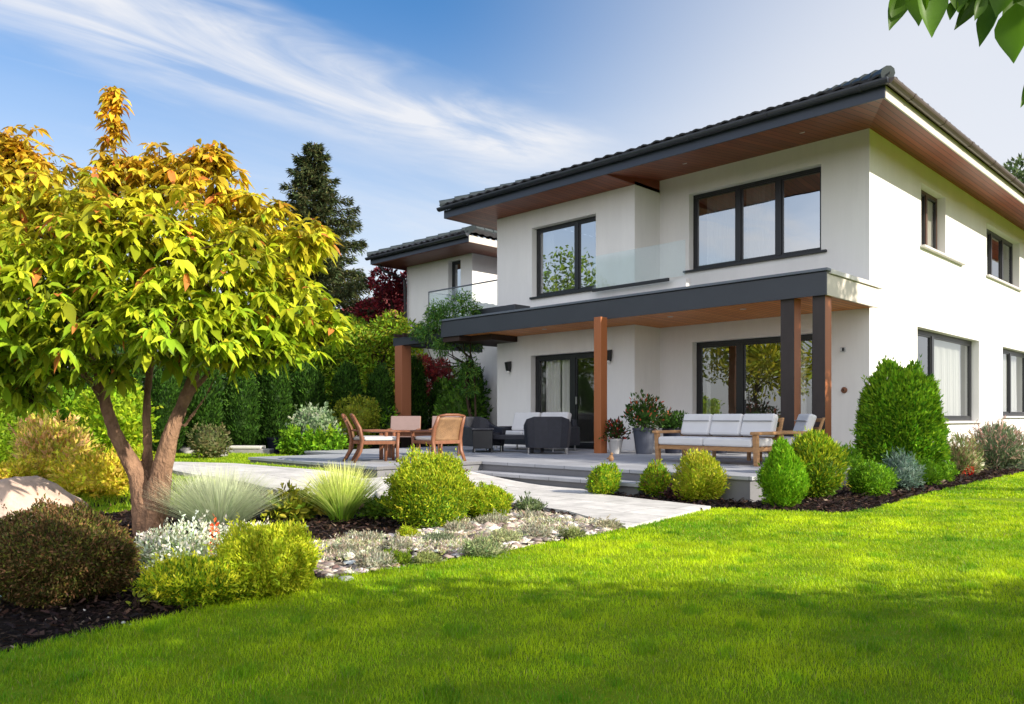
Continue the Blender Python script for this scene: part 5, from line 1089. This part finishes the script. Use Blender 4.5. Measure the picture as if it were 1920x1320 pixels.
# ------------------------------------------------------------------ the yellow tree
def yellow_tree():
    F0 = 7.05; base = ground_at(283, 1008)[0]; t = thing('yellow_tree', 'spreading garden tree with yellow and orange tinged drooping leaves and three tan trunks', 'tree', base); o = np.array(base)
    def U(px, py, df=0): return tuple(np.array(space_at(px, py, F0+df))-o)
    b = MB(); kk = F0/FPX
    limbs = [[(283, 1022, 0, 44), (278, 975, 0, 40), (272, 930, 0, 36), (262, 895, 0, 27), (238, 855, -.02, 20), (214, 810, -.04, 17), (200, 765, -.05, 15), (190, 715, -.1, 12), (160, 650, -.2, 8), (110, 590, -.3, 5), (60, 540, -.3, 3)],
             [(276, 940, .06, 26), (276, 890, .08, 18), (277, 840, .1, 12), (275, 790, .12, 11), (276, 740, .14, 10), (284, 670, .15, 8), (300, 570, .2, 5), (320, 470, .2, 3)],
             [(290, 1015, -.05, 34), (291, 970, -.05, 33), (297, 925, -.06, 31), (305, 875, -.06, 26), (318, 820, -.06, 21), (337, 770, -.04, 17), (358, 722, 0, 15), (378, 670, .05, 12), (405, 600, .1, 8), (440, 520, .15, 5), (470, 450, .2, 3)],
             [(352, 745, 0, 8), (390, 700, -.15, 5), (430, 670, -.3, 4), (490, 650, -.4, 2)], [(195, 745, -.05, 7), (150, 690, -.3, 5), (80, 650, -.5, 3)], [(205, 780, .0, 6), (170, 720, .4, 4), (90, 640, .6, 2)],
             [(284, 670, .15, 6), (240, 560, .3, 4), (215, 420, .3, 3), (213, 250, .2, 2), (212, 165, .2, 1)], [(378, 670, .05, 7), (340, 560, -.3, 5), (330, 440, -.4, 3)], [(405, 600, .1, 6), (500, 560, .2, 4), (590, 560, .2, 2)], [(345, 800, -.05, 4), (385, 745, -.2, 3), (405, 705, -.3, 2)]]
    for L_ in limbs: b.tube([U(a, c, d) for a, c, d, r in L_], [max(.004, r*kk*.70) for a, c, d, r in L_], 14)
    tr = b.build('trunk', M_BARK, t, smooth_=True)
    md = tr.modifiers.new('join', 'REMESH'); md.mode = 'VOXEL'; md.voxel_size = .011; md.use_smooth_shade = True
    tx = bpy.data.textures.new('bark_lumps', 'CLOUDS'); tx.noise_scale = .10; dm = tr.modifiers.new('lumps', 'DISPLACE'); dm.texture = tx; dm.strength = .022; dm.mid_level = .5
    rng = np.random.default_rng(31)
    blobs = [(40, 330, 85, .3), (-60, 420, 140, 0), (100, 410, 100, -.4), (215, 330, 62, .1), (300, 340, 68, .2), (385, 345, 74, .2), (400, 300, 34, .1), (480, 425, 82, .3), (555, 470, 62, .1), (590, 440, 38, 0), (200, 460, 110, -.8), (330, 460, 110, -.7),
             (430, 520, 100, -.5), (540, 570, 80, -.1), (600, 620, 48, 0), (60, 540, 120, -.9), (-40, 620, 120, -.6), (180, 590, 105, -.8), (300, 590, 95, -.9), (400, 620, 76, -.6), (480, 632, 62, -.3), (100, 670, 62, -.5), (5, 690, 78, -.1), (330, 662, 44, -.3),
             (250, 440, 140, .9), (450, 470, 110, .9), (50, 470, 150, 1.), (340, 570, 120, .9), (150, 620, 90, .6), (540, 660, 34, -.2), (215, 690, 34, -.4), (20, 290, 44, .2), (450, 670, 30, -.2), (60, 735, 36, -.2)]
    cents = []; cdir = []; br = MB()
    for (px, py, r, df) in blobs:
        c = np.array(U(px, py, df)); rm = r*(F0+df)/FPX; m = int(14+r*r*.0095*(1 if df < .5 else .4))
        d = unit(rng.normal(size=(m, 3))+np.array([0, 0, .35])); rad = rm*rng.uniform(.40, 1.02, m)*lumps(d, 9, .42, 7, rng); cents.append(c+d*rad[:, None]*np.array([1, 1, .92])); cdir.append(d)
        for k in range(min(12, m)): e = cents[-1][k]; br.tube([tuple(c-np.array([0, 0, rm*.6])), tuple((c+e)/2-np.array([0, 0, .04])), tuple(e)], [.009, .006, .003], 5)
    k = 42; tt = rng.random(k); sp = np.stack([np.array(U(213+rng.normal(0, 7)*(1+q), 158+108*q, .2)) for q in tt]); cents.append(sp); cdir.append(unit(np.stack([rng.normal(size=k), rng.normal(size=k), .1*np.ones(k)], 1)))
    C = np.concatenate(cents); D = np.concatenate(cdir); nC = len(C); parts = []; small = np.zeros(nC, bool); small[-k:] = True
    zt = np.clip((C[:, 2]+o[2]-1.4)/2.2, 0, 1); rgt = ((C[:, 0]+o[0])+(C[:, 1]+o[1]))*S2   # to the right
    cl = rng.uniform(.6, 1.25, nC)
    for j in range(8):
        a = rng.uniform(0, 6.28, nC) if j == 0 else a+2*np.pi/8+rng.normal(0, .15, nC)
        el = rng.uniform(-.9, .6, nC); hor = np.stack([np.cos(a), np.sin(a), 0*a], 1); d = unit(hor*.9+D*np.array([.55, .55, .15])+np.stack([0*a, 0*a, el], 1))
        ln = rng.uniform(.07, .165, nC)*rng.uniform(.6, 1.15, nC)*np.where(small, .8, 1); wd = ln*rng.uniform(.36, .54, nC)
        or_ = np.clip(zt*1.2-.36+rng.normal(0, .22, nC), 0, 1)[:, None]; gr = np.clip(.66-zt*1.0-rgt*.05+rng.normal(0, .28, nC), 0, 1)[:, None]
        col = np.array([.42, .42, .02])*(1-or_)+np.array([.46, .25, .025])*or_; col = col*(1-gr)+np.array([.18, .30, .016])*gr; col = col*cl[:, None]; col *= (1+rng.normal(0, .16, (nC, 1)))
        rd = rng.random(nC) < .04*(.3+zt); col[rd] = np.array([.42, .15, .04])
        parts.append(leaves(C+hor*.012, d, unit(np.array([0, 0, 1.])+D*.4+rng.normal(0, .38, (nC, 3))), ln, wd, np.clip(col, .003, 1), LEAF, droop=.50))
    # smaller dense inner leaves
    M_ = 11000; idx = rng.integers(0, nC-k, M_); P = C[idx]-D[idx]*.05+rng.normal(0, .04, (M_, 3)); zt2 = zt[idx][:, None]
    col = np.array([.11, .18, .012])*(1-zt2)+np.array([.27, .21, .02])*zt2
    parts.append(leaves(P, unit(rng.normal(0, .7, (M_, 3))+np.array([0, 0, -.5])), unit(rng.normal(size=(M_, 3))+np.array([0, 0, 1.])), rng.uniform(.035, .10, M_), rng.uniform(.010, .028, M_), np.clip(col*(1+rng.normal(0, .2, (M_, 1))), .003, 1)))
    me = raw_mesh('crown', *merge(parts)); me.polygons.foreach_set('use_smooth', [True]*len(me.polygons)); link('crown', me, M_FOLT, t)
    br.build('twigs', M_BARKD, t)
yellow_tree()
# boulder, rocks
def rock(name, label, p, sx, sy, sz, m, seed, rz=0, cat='rock'):
    rng = np.random.default_rng(seed); V, F = ball(22, 30); d = unit(V); C = unit(rng.normal(size=(24, 3))); h_ = rng.uniform(.72, .95, 24)
    r = np.min(np.where(d@C.T > .15, h_/np.maximum(d@C.T, .15), 9), axis=1); r = np.minimum(r, 1.1)*(1+.03*np.sin(d[:, 0]*9+d[:, 1]*7)*np.cos(d[:, 2]*8))
    P = d*r[:, None]*np.array([sx, sy, sz]); P[:, 2] = P[:, 2]+sz*.25
    o = link(name, raw_mesh(name, P, [F]), m, None, p, rz, smooth_=True); tag(o, label, cat); return o
M_BOULD = mat('pinkish_granite', (.72, .56, .46), .8, .2, ns=4, na=.0, col2=(.45, .33, .27), bs=14, ba=.6, bdist=.03, detail=9)
M_GREY = mat('grey_stone', (.34, .33, .32), .8, ns=5, na=.4, bs=20, ba=.5)
p, f = ground_at(40, 985); rock('boulder', 'large pinkish granite boulder behind the brown shrub', p, .55, .50, .42, M_BOULD, 4)
p, f = ground_at(470, 852); t = thing('stone_block', 'long grey stone block at the foot of the hedge beside the navy pot', 'stone', p, R(40)); b = MB(); b.box(-.5, .5, -.14, .14, -.05, .13); b.build('block', M_GREY, t, bevel=.02); b = MB(); b.box(-.52, .3, -.16, .16, .131, .20); b.build('coping', M_SILLW, t, bevel=.015)
p, f = ground_at(412, 858); rock('rock', 'small grey rock under the brownish domed shrub', p, .2, .16, .14, M_GREY, 7)
p, f = ground_at(352, 852); rock('rock', 'grey rock right of the middle trunk at the hedge foot', p, .3, .2, .16, M_GREY, 8)
p, f = ground_at(648, 1092); rock('rock', 'flat pale stone in the mulch next to the golden shrub', p, .075, .05, .035, M_SILLW, 9)
p, f = ground_at(882, 905, .1); rock('rock', 'pale edging boulder between the upright grass and the rounded shrub', ground_at(722, 945)[0], .24, .17, .15, M_SILLW, 10)
for i, (px, py) in enumerate([(203, 1160), (158, 1145), (231, 1168), (246, 1173), (83, 1162)]):
    p, f = ground_at(px, py); o = rock('pebble', ['lone white pebble in the dark mulch', 'tiny white pebble nearest the brown shrub', 'white pebble beside the lawn edge', 'pair partner white pebble closest to the lawn', 'white pebble farthest left in the mulch'][i], p, .014, .011, .008, M_SILLW, 20+i, cat='pebble'); o['group'] = 'stray white pebbles'
# ------------------------------------------------------------------ trees to the right of the camera (one overhanging bough; the rest added for shade)
def crown_at(name, label, base, H_, blobs, cols, n, ln, wd, seed, trunk=.14, extra=None, boughs=()):
    rng = np.random.default_rng(seed); t = thing(name, label, 'tree', base); o = np.array(base); b = MB(); b.tube([(0, 0, -.1), (.05, .05, H_*.4), (0, 0, H_*.85)], [trunk, trunk*.7, trunk*.2], 10); parts = []
    for (x, y, z, r) in blobs:
        c = np.array([x, y, z])-o; b.tube([(0, 0, H_*.3), tuple(c*np.array([.5, .5, .8])), tuple(c)], [trunk*.4, trunk*.25, .01], 7); m = int(n*r*r); d = unit(rng.normal(size=(m, 3))); P = c+d*(r*rng.random(m)**.45)[:, None]
        parts.append(leaves(P, unit(rng.normal(size=P.shape)+np.array([0, 0, -.5])), unit(rng.normal(size=P.shape)+np.array([0, 0, 1.])), ln*rng.uniform(.7, 1.2, m), wd*rng.uniform(.7, 1.2, m), palette(m, cols, .15, rng), LEAF))
    for L_ in boughs: b.tube([tuple(np.array(q[:3])-o) for q in L_], [q[3] for q in L_], 7)
    if extra: parts += extra(o)
    b.build('trunk', M_BARKD, t, smooth_=True); me = raw_mesh('crown', *merge(parts)); link('crown', me, M_FOLT, t); return t
def bough(o):
    rng = np.random.default_rng(5); Fb = 2.75; out = []
    L_ = [(1695, -30, 1668, 56, 44), (1742, -45, 1748, 68, 62), (1725, -40, 1722, 48, 50), (1800, -50, 1797, 22, 50), (1845, -20, 1790, 55, 34), (1790, 0, 1781, 37, 20), (1872, -5, 1836, 86, 46), (1845, -10, 1828, 38, 24), (1905, 5, 1900, 117, 66), (1950, 40, 1926, 118, 60), (1930, -40, 1880, 60, 70), (1955, 130, 1914, 200, 30), (1900, -60, 1868, 30, 60), (1960, -20, 1925, 70, 60), (1850, -60, 1862, 12, 60), (1712, -20, 1710, 8, 16)]
    for (a, c, e, g, w) in L_:
        df = rng.uniform(-.12, .12); p0 = np.array(space_at(a, c, Fb+df))-o; p1 = np.array(space_at(e, g, Fb+df+rng.uniform(-.03, .03)))-o; ln = np.linalg.norm(p1-p0)
        view = unit(p0+o-np.array([0, 0, EYE]))
        vs = [0, .10, .22, .36, .50, .64, .77, .88, .96, 1.0]; wf = [.0, .20, .39, .49, .47, .37, .24, .12, .045, .0]
        T = (np.array([[s_*w_, v_, .16*abs(s_)*w_*2-.10*math.sin(v_*3)+(.012 if int(v_*50) % 2 else 0)*abs(s_)] for v_, w_ in zip(vs, wf) for s_ in (-1, 0, 1)]), [np.array([[3*i+k, 3*i+k+1, 3*i+k+4, 3*i+k+3] for i in range(9) for k in (0, 1)])])
        col = np.array([[.045, .10, .005]])*(1+rng.normal(0, .2)); out.append(leaves(p0[None], (p1-p0)[None], (-view+rng.normal(0, .35, 3))[None], np.array([ln*1.02]), np.array([w*1.0*Fb/FPX]), col, T))
    return out
crown_at('overhanging_tree', 'broad leaved tree whose bough hangs into the top right corner', (1.7, 3.2, 0), 5.0,
         [(1.5, 3.3, 2.2, .95), (2.2, 2.9, 3.0, 1.1), (1.3, 2.4, 3.0, .8), (2.0, 4.1, 2.6, .9), (1.2, 2.4, 1.9, .8), (2.6, 2.4, 4.0, .9), (1.6, 2.0, 2.8, .9), (2.2, 1.2, 2.4, 1.0), (2.6, .2, 2.6, 1.1)], [(.10, .18, .012)], 800, .17, .10, 61, extra=bough,
         boughs=[[(1.6, 3.1, 2.7, .03), tuple(space_at(2100, -60, 2.75))+(.018,), tuple(space_at(1930, -50, 2.75))+(.011,), tuple(space_at(1800, -45, 2.75))+(.007,), tuple(space_at(1690, -35, 2.75))+(.003,)]])
crown_at('unseen_shade_shrub', 'unseen leafy shrub added outside the right edge to shade the near lawn', (3.0, 6.0, 0), 2.6,  # unseen shrub added to lay shade across the near lawn
         [(2.5, 3.5, 1.2, 1.1), (2.5, 4.2, 2.3, .85), (2.5, 4.9, 1.4, 1.1), (2.4, 5.0, 2.3, .6), (2.6, 5.8, 1.3, 1.05), (2.6, 6.6, 1.0, .95), (2.2, 3.0, 2.2, .8)], [(.08, .15, .012)], 2300, .12, .07, 65, trunk=.06)
crown_at('unseen_shade_tree', 'unseen leafy tree added outside the right edge to shade the terrace', (3.4, 14.4, 0), 8.5,  # unseen tree added to keep the sun off the terrace
         [(2.5, 13.4, 5.2, 1.1), (2.6, 14.7, 5.6, 1.2), (3.0, 15.3, 6.6, 1.0), (3.6, 14.6, 7.6, 1.3), (2.2, 14.2, 6.8, 1.1), (4.3, 15.2, 8.2, 1.3), (4.4, 14.0, 6.6, 1.1), (3.2, 15.4, 8.4, 1.0)], [(.08, .15, .012)], 330, .22, .12, 62)
crown_at('reflected_tree', 'yellow green garden tree outside the left edge, mirrored in the terrace doors', (-17.5, -2.5, 0), 7.0,
         [(-17.5, -2.5, 5.2, 1.9), (-16.3, -3.6, 4.2, 1.6), (-18.8, -1.6, 4.2, 1.7), (-17.0, -1.2, 3.4, 1.5), (-18.0, -4.0, 3.4, 1.6), (-15.6, -2.0, 3.0, 1.2)], [(.30, .28, .02), (.20, .24, .02)], 420, .20, .12, 63)
crown_at('reflected_tree', 'green garden tree outside the left edge, mirrored in the upper window', (-24.0, 1.0, 0), 9.0,
         [(-24, 1, 7.2, 1.8), (-23, .2, 5.6, 1.9), (-25, 2, 5.4, 1.9), (-24, 1.4, 4.0, 2.0), (-22.5, 2, 3.4, 1.5)], [(.12, .17, .02), (.08, .14, .02)], 330, .22, .12, 64)
